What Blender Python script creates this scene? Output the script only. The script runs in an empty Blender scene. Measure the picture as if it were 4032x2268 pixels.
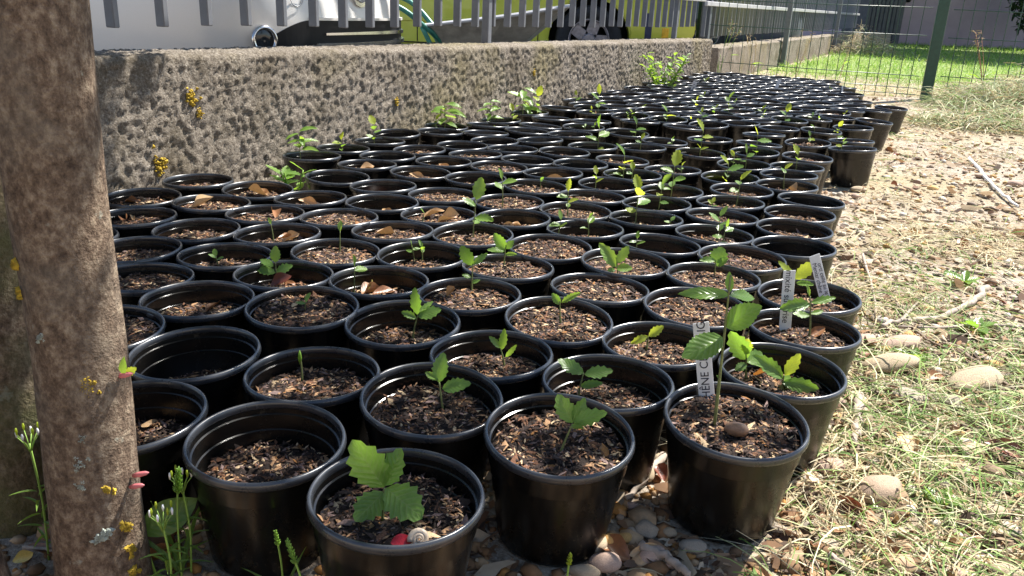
import bpy, bmesh, math, random
import numpy as np
from mathutils import Vector, Matrix, Euler, Quaternion
R = math.radians
rng = np.random.default_rng(11)
random.seed(11)
scene = bpy.context.scene
COL = scene.collection

# ------------------------------------------------------------------ camera
cam_d = bpy.data.cameras.new('camera'); cam = bpy.data.objects.new('camera', cam_d); COL.objects.link(cam)
cam_d.lens = 29.07; cam_d.sensor_width = 36.0; cam_d.clip_start = 0.02; cam_d.clip_end = 400.0
cam.rotation_mode = 'QUATERNION'
cam.location = (0, 0, 0.655)
cam.rotation_quaternion = (Matrix.Rotation(R(90 - 19.03), 3, 'X') @ Matrix.Rotation(0.043, 3, 'Z')).to_quaternion()
scene.camera = cam

# ------------------------------------------------------------------ sky, sun, exposure
SUN_AZ, SUN_EL = 52.0, 55.0
world = bpy.data.worlds.new('World'); scene.world = world; world.use_nodes = True
wn = world.node_tree; bg = wn.nodes['Background']
sky = wn.nodes.new('ShaderNodeTexSky'); sky.sky_type = 'NISHITA'; sky.sun_disc = False
sky.sun_elevation = R(SUN_EL); sky.sun_rotation = R(SUN_AZ); sky.air_density = 1.0; sky.dust_density = 0.6
wn.links.new(sky.outputs['Color'], bg.inputs['Color']); bg.inputs['Strength'].default_value = 0.085
sun_vec = Vector((math.sin(R(SUN_AZ)) * math.cos(R(SUN_EL)), math.cos(R(SUN_AZ)) * math.cos(R(SUN_EL)), math.sin(R(SUN_EL))))
sd = bpy.data.lights.new('sun', 'SUN'); sd.energy = 5.0; sd.angle = R(0.53); sd.color = (1.0, 0.955, 0.88)
so = bpy.data.objects.new('sun', sd); COL.objects.link(so); so.location = (4, 4, 8)
so.rotation_mode = 'QUATERNION'; so.rotation_quaternion = (-sun_vec).to_track_quat('-Z', 'Y')
vs = scene.view_settings; vs.view_transform = 'Standard'; vs.look = 'None'; vs.gamma = 1.0; vs.exposure = 1.42
vs.use_curve_mapping = False
scene.render.engine = 'CYCLES'
scene.cycles.max_bounces = 8; scene.cycles.transparent_max_bounces = 8

# ------------------------------------------------------------------ measured layout (world metres)
POTS = [
 ["A",-0.118,0.769,0.028], ["B",-0.291,0.874,0.05], ["C",-0.473,0.933,0.052], ["D",-0.461,1.122,0.068],
 ["E",-0.278,1.074,0.03], ["F",-0.105,0.999,0.03], ["G",0.065,0.914,0.018], ["H",0.146,1.085,0.042],
 ["I",0.301,0.976,0.013], ["J",0.414,1.155,0.04], ["K",0.504,1.329,0.028], ["L",0.573,1.505,0.028],
 ["M",0.404,1.59,0.016], ["N",0.335,1.414,0.018], ["O",0.247,1.246,0.03], ["P",0.079,1.329,0.014],
 ["Q",0.165,1.498,0.013], ["R",-0.075,1.438,0.02], ["S",-0.011,1.614,0.014], ["T",-0.176,1.279,0.045],
 ["U",-0.023,1.17,0.036], ["V",-0.358,1.323,0.012], ["W",-0.544,1.343,0.038], ["X",-0.64,1.182,0.014],
 ["Y",-0.255,1.492,0.042], ["Z",-0.441,1.499,0.042], ["a1",-0.591,1.609,0.034], ["a2",-0.696,1.451,0.02],
 ["a3",-0.777,1.622,0.026], ["a4",-0.884,1.468,0.03], ["a5",-0.378,1.675,0.018], ["a6",-0.528,1.786,0.034],
 ["a7",-0.715,1.8,0.026], ["a8",-0.889,1.871,0.022], ["a9",-0.952,1.693,0.03], ["b1",-0.957,2.069,0.026],
 ["b2",-1.113,1.967,0.03], ["b3",-0.774,2.04,0.02], ["b4",-0.609,1.957,0.02], ["b5",-0.425,1.945,0.014],
 ["b6",-0.278,1.835,0.02], ["b7",-0.094,1.846,0.024], ["b8",-0.19,1.669,0.038], ["b9",0.08,1.778,0.011],
 ["c1",0.175,1.938,0.036], ["c2",0.332,1.835,0.042], ["c3",0.235,1.674,0.018], ["c4",0.501,1.752,0.02],
 ["c5",0.483,1.949,0.028], ["c6",0.655,1.861,0.07], ["c7",0.707,2.041,0.032], ["c8",0.778,2.214,0.028],
 ["c9",0.859,2.384,0.095], ["d1",0.542,2.132,0.022], ["d2",0.336,2.068,0.034], ["d3",0.157,2.126,0.02],
 ["d4",-0.001,2.01,0.036], ["d5",-0.19,2.016,0.018], ["d6",-0.014,2.203,0.011], ["d7",-0.2,2.232,0.016],
 ["d8",-0.35,2.116,0.048], ["d9",-0.538,2.133,0.032], ["e1",-0.708,2.218,0.028], ["e2",-0.89,2.273,0.028],
 ["e3",-0.375,2.304,0.044], ["e4",-0.535,2.418,0.058], ["e5",-0.686,2.739,0.03], ["e6",-0.477,2.61,0.026],
 ["e7",-0.302,2.535,0.03], ["e8",-0.123,2.473,0.034], ["e9",-0.441,2.797,0.058], ["f1",-0.247,2.741,0.044],
 ["f2",-0.622,2.918,0.05], ["f3",-0.517,3.091,0.03], ["f4",-0.349,2.96,0.02], ["f5",-0.478,3.276,0.06],
 ["f6",-0.323,3.379,0.06], ["f7",-0.314,3.565,0.044], ["f8",-0.141,3.637,0.05], ["f9",-0.08,3.815,0.044],
 ["g1",0.055,4.158,0.05], ["g3",-0.136,3.408,0.024], ["g4",0.029,3.497,0.04], ["g5",0.087,3.676,0.024],
 ["g6",0.149,3.942,0.03], ["g7",0.198,4.392,0.034], ["g8",0.334,3.904,0.028], ["h1",0.217,3.483,0.026],
 ["h2",0.287,3.712,0.03], ["h3",0.093,3.306,0.04], ["h4",-0.091,3.227,0.05], ["h5",-0.207,3.082,0.05],
 ["h6",-0.146,2.903,0.018], ["h8",-0.02,3.051,0.06], ["h9",0.167,3.021,0.028], ["i2",0.033,2.843,0.048],
 ["i3",0.214,2.789,0.08], ["i4",-0.062,2.673,0.014], ["i5",0.119,2.615,0.046], ["i6",0.053,2.406,0.02],
 ["i7",0.281,2.493,0.036], ["i8",0.214,2.307,0.022], ["i9",0.394,2.25,0.04], ["j1",0.464,2.425,0.04],
 ["j2",0.685,2.48,0.026], ["j3",0.613,2.307,0.026], ["j4",0.85,2.573,0.03], ["j5",0.913,2.753,0.036],
 ["j6",0.997,2.936,0.044], ["j7",1.099,3.154,0.022], ["j8",0.702,2.697,0.07], ["k2",0.528,2.772,0.022],
 ["k4",0.365,2.904,0.02], ["k5",0.374,2.658,0.06], ["k6",0.689,3.149,0.03], ["k8",0.921,3.218,0.06],
 ["l2",1.237,3.546,0.02], ["l3",0.991,3.448,0.034], ["l5",0.812,3.516,0.05], ["l8",0.484,3.225,0.04],
 ["m1",0.598,3.424,0.03], ["m3",0.465,3.62,0.06], ["m5",0.749,3.853,0.044], ["m6",1.08,4.082,0.034],
 ["m7",1.235,3.973,0.06], ["m8",1.425,3.964,0.06], ["n1",1.648,4.127,0.05], ["n3",1.463,3.652,0.014],
 ["n4",1.376,3.399,0.018], ["n5",1.849,4.409,0.018], ["n7",2.073,4.951,0.06], ["n8",2.256,5.154,0.02],
 ["n9",1.752,4.708,0.02], ["z0",0.289,3.181,0.07], ["z1",0.807,2.934,0.045], ["z2",0.573,3.983,0.06],
 ["z3",1.096,3.722,0.06], ["z4",0.388,4.259,0.02], ["z5",0.556,4.172,0.045], ["z6",0.728,4.092,0.07],
 ["z7",0.91,3.998,0.045], ["z8",0.374,4.461,0.06], ["z9",0.55,4.362,0.045], ["z10",0.722,4.281,0.02],
 ["z11",0.896,4.194,0.02], ["z12",0.364,4.651,0.02], ["z13",0.537,4.557,0.03], ["z14",0.71,4.478,0.03],
 ["z15",0.878,4.389,0.03], ["z16",1.055,4.297,0.06], ["z17",1.226,4.215,0.045], ["z18",0.347,4.84,0.03],
 ["z19",0.527,4.758,0.03], ["z20",0.701,4.668,0.03], ["z21",0.875,4.58,0.03], ["z22",1.043,4.492,0.045],
 ["z23",1.215,4.413,0.03], ["z24",1.382,4.323,0.06], ["z25",0.516,4.951,0.06], ["z26",0.686,4.865,0.02],
 ["z27",0.863,4.782,0.045], ["z28",1.031,4.695,0.03], ["z29",1.198,4.602,0.02], ["z30",1.375,4.516,0.03],
 ["z31",1.542,4.425,0.045], ["z32",0.503,5.14,0.07], ["z33",0.675,5.057,0.06], ["z34",0.844,4.971,0.03],
 ["z35",1.022,4.884,0.06], ["z36",1.193,4.795,0.03], ["z37",1.366,4.718,0.07], ["z38",1.539,4.626,0.07],
 ["z39",1.701,4.527,0.07], ["z40",0.66,5.247,0.02], ["z41",0.833,5.167,0.06], ["z42",1.01,5.074,0.045],
 ["z43",1.18,4.99,0.03], ["z44",1.352,4.91,0.06], ["z45",1.524,4.823,0.02], ["z46",0.649,5.443,0.02],
 ["z47",0.827,5.357,0.03], ["z48",0.997,5.273,0.07], ["z49",1.164,5.183,0.07], ["z50",1.343,5.1,0.03],
 ["z51",1.512,5.013,0.03], ["z52",1.686,4.921,0.06], ["z53",1.876,4.85,0.03], ["z54",0.812,5.546,0.06],
 ["z55",0.989,5.463,0.06], ["z56",1.158,5.373,0.06], ["z57",1.335,5.29,0.03], ["z58",1.509,5.207,0.03],
 ["z59",1.674,5.113,0.06], ["z60",1.849,5.039,0.07], ["z61",0.795,5.742,0.045], ["z62",0.968,5.654,0.02],
 ["z63",1.15,5.571,0.045], ["z64",1.322,5.48,0.045], ["z65",1.492,5.396,0.045], ["z66",1.672,5.318,0.07],
 ["z67",1.842,5.229,0.06], ["z68",2.01,5.14,0.07], ["z69",0.953,5.848,0.02], ["z70",1.133,5.769,0.02],
 ["z71",1.304,5.688,0.07], ["z72",1.476,5.59,0.07], ["z73",1.647,5.507,0.045], ["z74",1.83,5.424,0.045],
 ["z75",1.999,5.336,0.045], ["z76",0.947,6.047,0.02], ["z77",1.115,5.958,0.02], ["z78",1.3,5.878,0.03],
 ["z79",1.469,5.792,0.07], ["z80",1.645,5.699,0.045], ["z81",1.817,5.613,0.06], ["z82",1.989,5.526,0.045],
 ["z83",2.167,5.444,0.03], ["z84",1.105,6.158,0.02], ["z85",1.28,6.066,0.02], ["z86",1.462,5.986,0.06],
 ["z87",1.633,5.89,0.03], ["z88",1.803,5.807,0.03], ["z89",1.977,5.715,0.07], ["z90",2.152,5.641,0.03],
 ["z91",1.101,6.348,0.045], ["z92",1.271,6.256,0.02], ["z93",1.443,6.175,0.02], ["z94",1.622,6.089,0.02],
 ["z95",1.792,6.006,0.02], ["z96",1.959,5.916,0.02], ["z97",2.134,5.832,0.045], ["z98",1.259,6.453,0.045],
 ["z99",1.436,6.369,0.06], ["z100",1.605,6.282,0.045], ["z101",1.782,6.196,0.02], ["z102",1.952,6.112,0.02],
 ["z103",2.13,6.022,0.06], ["z104",2.3,5.93,0.07], ["z105",1.424,6.563,0.07], ["z106",1.593,6.476,0.045],
 ["z107",1.767,6.389,0.02], ["z108",1.939,6.302,0.07], ["z109",2.11,6.218,0.07], ["z110",2.292,6.125,0.02],
 ["z111",1.414,6.757,0.02], ["z112",1.582,6.67,0.045], ["z113",1.753,6.578,0.045], ["z114",1.924,6.496,0.03],
 ["z115",2.097,6.407,0.06], ["z116",2.272,6.321,0.045], ["z117",1.392,6.946,0.07], ["z118",1.57,6.865,0.045],
 ["z119",1.745,6.77,0.045], ["z120",1.918,6.691,0.02], ["z121",2.085,6.597,0.07], ["z122",2.271,6.51,0.03],
 ["z123",2.441,6.426,0.045], ["z124",1.56,7.061,0.03], ["z125",1.73,6.976,0.06], ["z126",1.904,6.885,0.03],
 ["z127",2.084,6.796,0.07], ["z128",2.255,6.715,0.03], ["z129",2.423,6.626,0.07], ["z130",1.538,7.249,0.06],
 ["z131",1.721,7.166,0.045], ["z132",1.892,7.075,0.045], ["z133",2.064,6.993,0.06], ["z134",2.24,6.904,0.06],
 ["z135",2.416,6.816,0.07], ["z136",1.697,7.354,0.07], ["z137",1.883,7.265,0.06], ["z138",2.057,7.183,0.045],
 ["z139",2.224,7.094,0.045], ["z140",2.402,7.006,0.07], ["z141",1.69,7.549,0.045], ["z142",1.874,7.469,0.045],
 ["z143",2.046,7.388,0.07], ["z144",2.212,7.297,0.07], ["z145",2.382,7.2,0.03], ["z146",2.569,7.125,0.045],
]
SEEDLINGS = [
 [0,[-0.1301,0.7672,0.122],[0.0025,0.0,0.0351],[[0.0021,0.0,0.036,-0.0317,0.0,0.0885,0.62,0.0],[0.003,0.0,0.0381,0.0193,0.012,0.0774,0.62,0.0],[0.0038,0.0,0.0351,0.0458,-0.03,0.0229,0.72,0.0],[0.0016,0.0,0.0301,-0.0238,-0.03,0.0126,0.75,0.0]]],
 [5,[-0.0859,1.0221,0.12],[-0.0076,0.0,0.042],[[-0.0082,0.0,0.0419,-0.0048,0.01,0.0814,0.55,0.0],[-0.0032,0.0,0.0326,0.0335,-0.01,0.0487,0.5,0.0],[-0.0088,0.0,0.0449,-0.0278,0.01,0.0518,0.45,1.0]]],
 [6,[0.0664,0.9069,0.132],[0.0149,0.0,0.0373],[[0.0148,0.0,0.0384,-0.0053,0.01,0.0714,0.55,0.0],[0.0157,0.0,0.0396,0.0296,0.015,0.0663,0.6,0.0],[0.0157,0.0,0.0396,0.0532,-0.01,0.0607,0.45,0.0],[0.0141,0.0,0.0351,0.0269,-0.02,0.0423,0.4,0.0]]],
 [7,[0.1056,1.1138,0.108],[0.0053,0.0,0.0353],[[0.0054,0.0,0.0341,-0.0334,0.01,0.0508,0.5,0.0],[0.0066,0.0,0.0328,0.0481,0.0,0.0425,0.45,0.0],[0.0021,0.0,0.0132,0.0321,-0.01,0.0259,0.4,0.0]]],
 [8,[0.2771,0.9843,0.137],[-0.0052,-0.0,0.2079],[[-0.0039,0.0,0.1817,-0.0674,-0.01,0.1876,0.28,0.0],[-0.0028,-0.0,0.1807,0.0423,0.03,0.1732,0.3,0.0],[-0.0025,0.0,0.1387,0.0285,-0.02,0.1767,0.62,0.0],[-0.0042,0.0,0.1233,-0.0577,-0.03,0.1106,0.55,0.0],[-0.0034,0.0,0.1854,-0.0076,-0.0,0.211,0.4,0.0],[-0.0064,0.0,0.07,-0.0019,0.0,0.0674,0.6,0.0]]],
 [9,[0.3773,1.1978,0.11],[-0.0049,0.0,0.0463],[[-0.0039,0.0,0.0294,-0.0348,0.0,0.0758,0.55,0.0],[-0.002,0.0,0.0247,0.026,0.02,0.0336,0.7,0.0],[-0.003,0.0,0.0226,-0.0221,-0.01,0.016,0.6,0.0],[-0.0067,0.0,0.0408,-0.0074,0.0,0.0651,0.75,2.0]]],
 [9,[0.4246,1.1679,0.11],[0.0004,0.0,0.0183],[[0.0016,0.0,0.0184,0.0215,0.01,0.053,0.6,2.0],[-0.0002,0.0,0.0136,-0.0483,0.0,0.0508,0.4,0.0],[-0.001,0.0,0.0067,0.0493,-0.02,0.008,0.4,0.0],[0.0001,0.0,0.0115,0.0293,0.03,0.0022,0.5,0.0]]],
 [10,[0.5299,1.3619,0.122],[-0.0114,0.0,0.0719],[[-0.0091,0.0,0.0572,-0.0673,-0.02,0.0546,0.35,0.0],[-0.008,0.0,0.0595,0.0341,0.0,0.0732,0.32,0.0],[-0.0056,0.0,0.0351,-0.0368,0.0,0.0389,0.45,0.0],[-0.0048,0.0,0.0389,0.0197,0.01,0.0422,0.35,1.0],[-0.0128,0.0,0.0718,-0.0206,0.0,0.0956,0.3,1.0]]],
 [11,[0.5613,1.5621,0.122],[-0.0019,0.0,0.0384],[[-0.0019,0.0,0.0384,0.0346,0.0,0.0763,0.5,2.0],[-0.0033,0.0,0.0425,-0.0383,0.01,0.07,0.35,2.0],[0.0017,0.0,0.0303,0.0281,-0.02,0.0366,0.4,0.0],[-0.0022,0.0,0.0301,-0.0178,0.01,0.0327,0.4,1.0]]],
 [12,[0.4224,1.6492,0.134],[-0.0022,0.0,0.0321],[[-0.0015,0.0,0.0261,0.0104,0.005,0.0596,1.0,0.0],[-0.0022,0.0,0.0321,-0.0361,-0.01,0.0362,0.4,0.0],[0.0008,0.0,0.021,0.0208,-0.01,0.0405,0.6,0.0]]],
 [15,[0.0878,1.3509,0.136],[-0.004,0.0,0.0324],[[-0.0037,0.0,0.0265,-0.0172,0.0,0.0464,0.55,0.0],[-0.0011,0.0,0.0296,0.0307,0.0,0.0501,0.3,1.0]]],
 [46,[0.2146,1.6071,0.132],[-0.0043,0.0,0.0376],[[-0.0048,0.0,0.0232,-0.0392,0.0,0.0721,0.45,1.0],[-0.0038,0.0,0.0317,0.0185,0.01,0.0668,0.45,1.0],[-0.0046,0.0,0.0207,0.026,-0.01,0.0278,0.6,1.0],[-0.0058,0.0,0.0164,-0.0232,-0.01,0.0188,0.5,0.0]]],
 [14,[0.2318,1.2905,0.12],[0.0006,0.0,0.0145],[[0.0013,0.0,0.0145,0.0247,0.0,0.0343,0.5,2.0],[-0.0,0.0,0.0145,-0.0286,-0.01,0.0058,0.4,2.0]]],
 [20,[-0.0063,1.2039,0.114],[-0.0072,0.0,0.023],[[-0.0059,0.0,0.0217,-0.0028,0.0,0.0584,0.35,1.0],[-0.0072,0.0,0.0244,-0.0267,0.0,0.0438,0.4,1.0],[0.0009,0.0,0.0097,0.0175,-0.01,0.0366,0.25,1.0]]],
 [19,[-0.1677,1.3135,0.105],[0.0101,0.0,0.0429],[[0.0088,0.0,0.0414,0.0019,0.0,0.0884,0.4,0.0],[0.0101,0.0,0.0378,0.0479,0.0,0.0547,0.55,0.0],[0.0074,0.0,0.034,-0.0183,0.0,0.0459,0.45,0.0],[0.0121,0.0,0.0466,0.0336,0.02,0.0597,0.3,1.0]]],
 [25,[-0.4692,1.563,0.108],[-0.0024,0.0,0.042],[[-0.0025,0.0,0.0404,-0.0015,0.0,0.0733,0.62,1.0],[-0.0036,0.0,0.0187,-0.0412,-0.005,0.0286,0.5,0.0],[-0.0036,0.0,0.0187,0.0298,0.0,0.0369,0.55,0.0],[-0.0069,0.0,0.0319,-0.0354,0.01,0.0424,0.5,0.0]]],
 [17,[-0.0775,1.5083,0.13],[0.0004,0.0,0.0499],[[-0.0003,0.0,0.0467,-0.0224,0.0,0.0853,0.55,0.0],[0.0012,0.0,0.0484,0.027,0.0,0.0733,0.4,0.0],[-0.002,0.0,0.0226,-0.019,0.0,0.0282,0.5,0.0],[-0.0002,0.0,0.0114,0.0157,0.0,0.0185,0.5,0.0]]],
 [18,[-0.0191,1.6685,0.136],[0.0021,0.0,0.0333],[[0.0023,0.0,0.0281,-0.0231,0.0,0.0616,0.55,0.0],[0.0031,0.0,0.0299,0.0182,0.0,0.0488,0.6,0.0],[0.0008,0.0,0.0246,-0.036,-0.005,0.0296,0.4,0.0],[0.0019,0.0,0.0176,0.0261,-0.01,0.0217,0.35,1.0]]],
 [41,[-0.0978,1.8964,0.126],[0.0053,0.0037,0.0887],4],
 [58,[-0.0356,2.1901,0.139],[-0.0037,0.0017,0.0686],3],
 [55,[0.139,2.1372,0.13],[-0.0024,0.0048,0.062],4],
 [100,[0.2409,2.497,0.114],[0.001,-0.0003,0.0578],3],
 [54,[0.3198,2.136,0.116],[0.0016,0.0011,0.088],4],
 [102,[0.4091,2.3181,0.11],[0.0051,0.0057,0.0748],4],
 [103,[0.4732,2.4941,0.11],[0.0035,0.0023,0.0964],5],
 [113,[0.352,2.7241,0.09],[0.0004,0.0001,0.1037],4],
 [110,[0.7064,2.7673,0.08],[0.0007,-0.0025,0.0932],4],
 [105,[0.6428,2.3699,0.124],[0.0047,0.0042,0.0728],3],
 [105,[0.5495,2.2764,0.124],[0.0025,0.0019,0.0237],4],
 [45,[0.289,1.8761,0.108],[-0.0016,-0.0055,0.0378],3],
 [44,[0.1819,1.9593,0.114],[-0.0027,0.0016,0.05],3],
 [44,[0.1053,1.9465,0.114],[0.0059,-0.0012,0.0498],3],
 [54,[0.4057,2.0735,0.116],[-0.0048,0.001,0.0248],2],
 [48,[0.5076,1.9972,0.122],[-0.0023,-0.0047,0.0567],4],
 [48,[0.4922,1.8894,0.122],[0.0034,-0.0008,0.0561],4],
 [99,[0.0715,2.4733,0.13],[0.0016,-0.0021,0.0211],2],
 [113,[0.3812,2.7275,0.09],[0.0027,-0.0004,0.0567],2],
 [111,[0.5465,2.7323,0.128],[-0.0012,0.0022,0.0372],3],
 [134,[0.7856,3.0002,0.105],[-0.0016,0.0017,0.0561],3],
 [114,[0.7063,3.217,0.12],[0.0038,0.0006,0.0981],5],
 [106,[0.8639,2.6419,0.12],[-0.0057,0.0021,0.0665],2],
 [108,[1.0145,3.0036,0.106],[0.0004,0.0024,0.07],2],
 [128,[1.3104,3.3752,0.132],[0.0025,-0.0013,0.0466],3],
 [127,[1.3929,3.6519,0.136],[-0.001,0.0042,0.0669],4],
 [116,[1.2139,3.4803,0.13],[0.0009,0.0052,0.0486],3],
 [134,[0.8329,2.9986,0.105],[-0.0037,0.0052,0.0698],3],
 [115,[0.9452,3.2839,0.09],[-0.0051,0.0016,0.1153],4],
 [121,[0.5136,3.6707,0.09],[0.0026,-0.0015,0.0802],4],
 [120,[0.6191,3.3577,0.12],[0.003,0.0041,0.0415],4],
 [119,[0.4847,3.2947,0.11],[0.0038,0.0044,0.054],2],
 [144,[0.8978,4.1245,0.13],[-0.0048,0.0005,0.0557],3],
 [144,[0.8496,4.1415,0.13],[-0.004,0.005,0.0176],2],
 [139,[0.7294,4.1615,0.08],[0.0003,0.0019,0.0976],4],
 [138,[0.5655,4.2412,0.105],[0.0017,-0.0054,0.0523],4],
 [161,[0.9845,4.7449,0.12],[0.0053,0.0035,0.0591],3],
 [155,[1.0515,4.5614,0.105],[0.0028,0.0001,0.0585],3],
 [162,[1.1324,4.5763,0.13],[-0.0018,0.0037,0.0846],5],
 [170,[1.3773,4.7873,0.08],[-0.0047,-0.0036,0.0611],2],
 [156,[1.2853,4.4158,0.12],[-0.004,0.0032,0.0411],3],
 [157,[1.3907,4.3924,0.09],[-0.0011,-0.0045,0.0855],3],
 [150,[1.2877,4.2482,0.105],[0.0009,0.0022,0.0253],2],
 [178,[1.5247,4.7534,0.13],[-0.0037,-0.003,0.0168],1],
 [164,[1.5642,4.4917,0.105],[-0.0039,-0.0032,0.045],2],
 [164,[1.5877,4.4766,0.105],[0.0059,0.0005,0.0333],2],
 [132,[1.7932,4.6511,0.13],[0.0053,0.0056,0.026],2],
 [133,[0.3127,3.2465,0.08],[-0.0005,0.0031,0.1289],4],
 [72,[-0.6364,2.9862,0.1],[-0.0034,0.0054,0.0619],4],
 [73,[-0.5492,3.1523,0.12],[0.0026,-0.0052,0.0782],5],
 [77,[-0.3623,3.6162,0.106],[0.002,0.0022,0.0561],4],
 [80,[0.045,4.2278,0.1],[0.0014,-0.0053,0.0632],3],
 [80,[0.089,4.2196,0.1],[-0.0014,-0.005,0.1184],4],
 [145,[0.306,4.6208,0.13],[-0.0,0.0013,0.0597],3],
 [79,[-0.03,3.8643,0.106],[-0.0008,0.0002,0.0765],3],
 [137,[0.3611,4.1945,0.13],[-0.0022,0.0029,0.0368],3],
 [137,[0.3988,4.2935,0.13],[0.0021,0.0008,0.1033],4],
 [78,[-0.1056,3.6975,0.1],[0.0027,0.0033,0.0232],1],
 [42,[-0.2165,1.7338,0.112],[-0.0052,-0.0047,0.0334],3],
 [42,[-0.201,1.7381,0.112],[0.0005,0.0011,0.0288],3],
 [26,[-0.6126,1.6356,0.116],[-0.0046,0.0009,0.0165],3],
 [30,[-0.3778,1.7227,0.132],[0.0014,0.0015,0.0412],1],
 [31,[-0.5572,1.8413,0.116],[-0.005,0.0033,0.0333],1],
 [57,[-0.2264,1.9566,0.132],[0.0047,0.0058,0.0306],1],
 [21,[-0.3566,1.3386,0.138],[0.0028,-0.0047,0.015],2],
 [24,[-0.3109,1.5331,0.108],[0.0008,0.0059,0.048],2],
 [238,[1.437,6.6314,0.08],[0.0044,0.0053,0.0671],3],
 [189,[1.1766,5.4407,0.09],[0.0027,-0.0029,0.0575],2],
 [88,[0.2958,3.7627,0.12],[0.0026,-0.0003,0.0213],2],
 [138,[0.5439,4.2407,0.105],[0.0058,0.0006,0.0402],3],
 [167,[0.8892,5.0242,0.12],[-0.0026,0.0033,0.0254],2],
 [183,[1.3091,5.1325,0.12],[-0.0004,0.0024,0.026],2],
 [125,[1.4256,4.0337,0.09],[-0.0057,-0.0043,0.0541],1],
 [153,[0.6829,4.622,0.12],[-0.0003,0.0052,0.0257],2],
 [88,[0.3425,3.7549,0.12],[-0.0038,-0.0027,0.0297],2],
 [4,[-0.3059,1.1147,0.12],[-0.0029,0.0034,0.0322],0],
 [249,[2.3108,6.3786,0.105],[0.0031,0.0005,0.0447],2],
 [66,[-0.7366,2.7875,0.12],[0.0,0.0,0.0965],-6],
 [77,[-0.3234,3.6348,0.106],[0.0,0.0,0.122],-6],
 [79,[-0.1338,3.8595,0.106],[0.0,0.0,0.1176],-6],
 [80,[0.0161,4.2167,0.1],[0.0,0.0,0.1549],-6],
]
DRY = [
 [62,-0.7169,2.2773,0.122,0.0694,0], [24,-0.2839,1.5439,0.108,0.0551,1], [24,-0.2496,1.5513,0.108,0.0569,1], [24,-0.2848,1.5399,0.108,0.0471,2],
 [56,-0.0159,2.0678,0.114,0.0369,0], [56,-0.004,2.0697,0.114,0.0308,0], [56,0.0075,2.0692,0.114,0.0349,0], [61,-0.5648,2.1866,0.118,0.0539,0],
 [64,-0.3789,2.3636,0.106,0.0464,1], [64,-0.3625,2.3624,0.106,0.0649,3], [60,-0.3602,2.1751,0.102,0.0215,0], [60,-0.3401,2.1752,0.102,0.0516,0],
 [38,-0.5981,2.0155,0.13,0.0459,1], [61,-0.5981,2.1358,0.118,0.0274,0], [37,-0.8175,2.0776,0.13,0.0616,0], [33,-0.9357,1.9086,0.128,0.0418,1],
 [33,-0.9196,1.9228,0.128,0.0249,0], [35,-1.009,2.0989,0.124,0.0415,1], [35,-0.9874,2.1168,0.124,0.0314,1], [31,-0.5275,1.8463,0.116,0.0369,1],
 [31,-0.5125,1.8444,0.116,0.0424,0], [25,-0.462,1.5551,0.108,0.0476,3], [25,-0.4434,1.5589,0.108,0.0318,1], [22,-0.5387,1.4026,0.112,0.0448,1],
 [67,-0.4901,2.6683,0.124,0.0544,0], [71,-0.2643,2.7988,0.106,0.0679,0], [71,-0.2453,2.8012,0.106,0.0489,0], [68,-0.3175,2.5932,0.12,0.0555,0],
 [71,-0.2897,2.769,0.106,0.0618,0], [65,-0.5501,2.4755,0.092,0.0243,3], [75,-0.438,3.3207,0.09,0.0543,0], [77,-0.3017,3.624,0.106,0.0416,0],
 [57,-0.1528,1.9688,0.132,0.0684,0], [57,-0.2152,2.0662,0.132,0.0572,0], [57,-0.1603,2.0685,0.132,0.045,1], [98,0.0675,2.6198,0.104,0.0562,3],
 [98,0.1178,2.6751,0.104,0.0807,0], [133,0.2695,3.2372,0.08,0.0625,0], [83,0.0792,3.7061,0.126,0.0424,1], [137,0.3754,4.2005,0.13,0.0637,0],
 [149,1.0791,4.3522,0.09,0.1116,1], [45,0.3608,1.8877,0.108,0.0321,1], [45,0.3221,1.8455,0.108,0.0333,0], [9,0.4013,1.2002,0.11,0.0429,4],
 [10,0.547,1.3711,0.122,0.0396,1], [118,0.7873,3.5702,0.1,0.0684,0], [121,0.5024,3.6672,0.09,0.0527,4], [114,0.6403,3.1245,0.12,0.0541,1],
 [103,0.4883,2.4796,0.11,0.0485,0], [1,-0.3504,0.8825,0.1,0.0195,3], [0,-0.1149,0.7757,0.122,0.0192,1], [40,-0.3022,1.8735,0.13,0.056,0],
 [39,-0.3699,1.9219,0.136,0.0382,1], [143,0.7501,4.2387,0.13,0.0522,3], [189,1.167,5.4326,0.09,0.0512,3], [138,0.5816,4.2261,0.105,0.0602,3],
 [106,0.8902,2.6181,0.12,0.051,0], [14,0.3064,1.2555,0.12,0.0301,0], [17,-0.1168,1.4811,0.13,0.0257,4], [2,-0.4776,0.9928,0.098,0.0323,0],
 [204,1.3272,5.7431,0.08,0.054,0], [140,0.8767,4.0479,0.105,0.0424,3],
]
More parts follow.
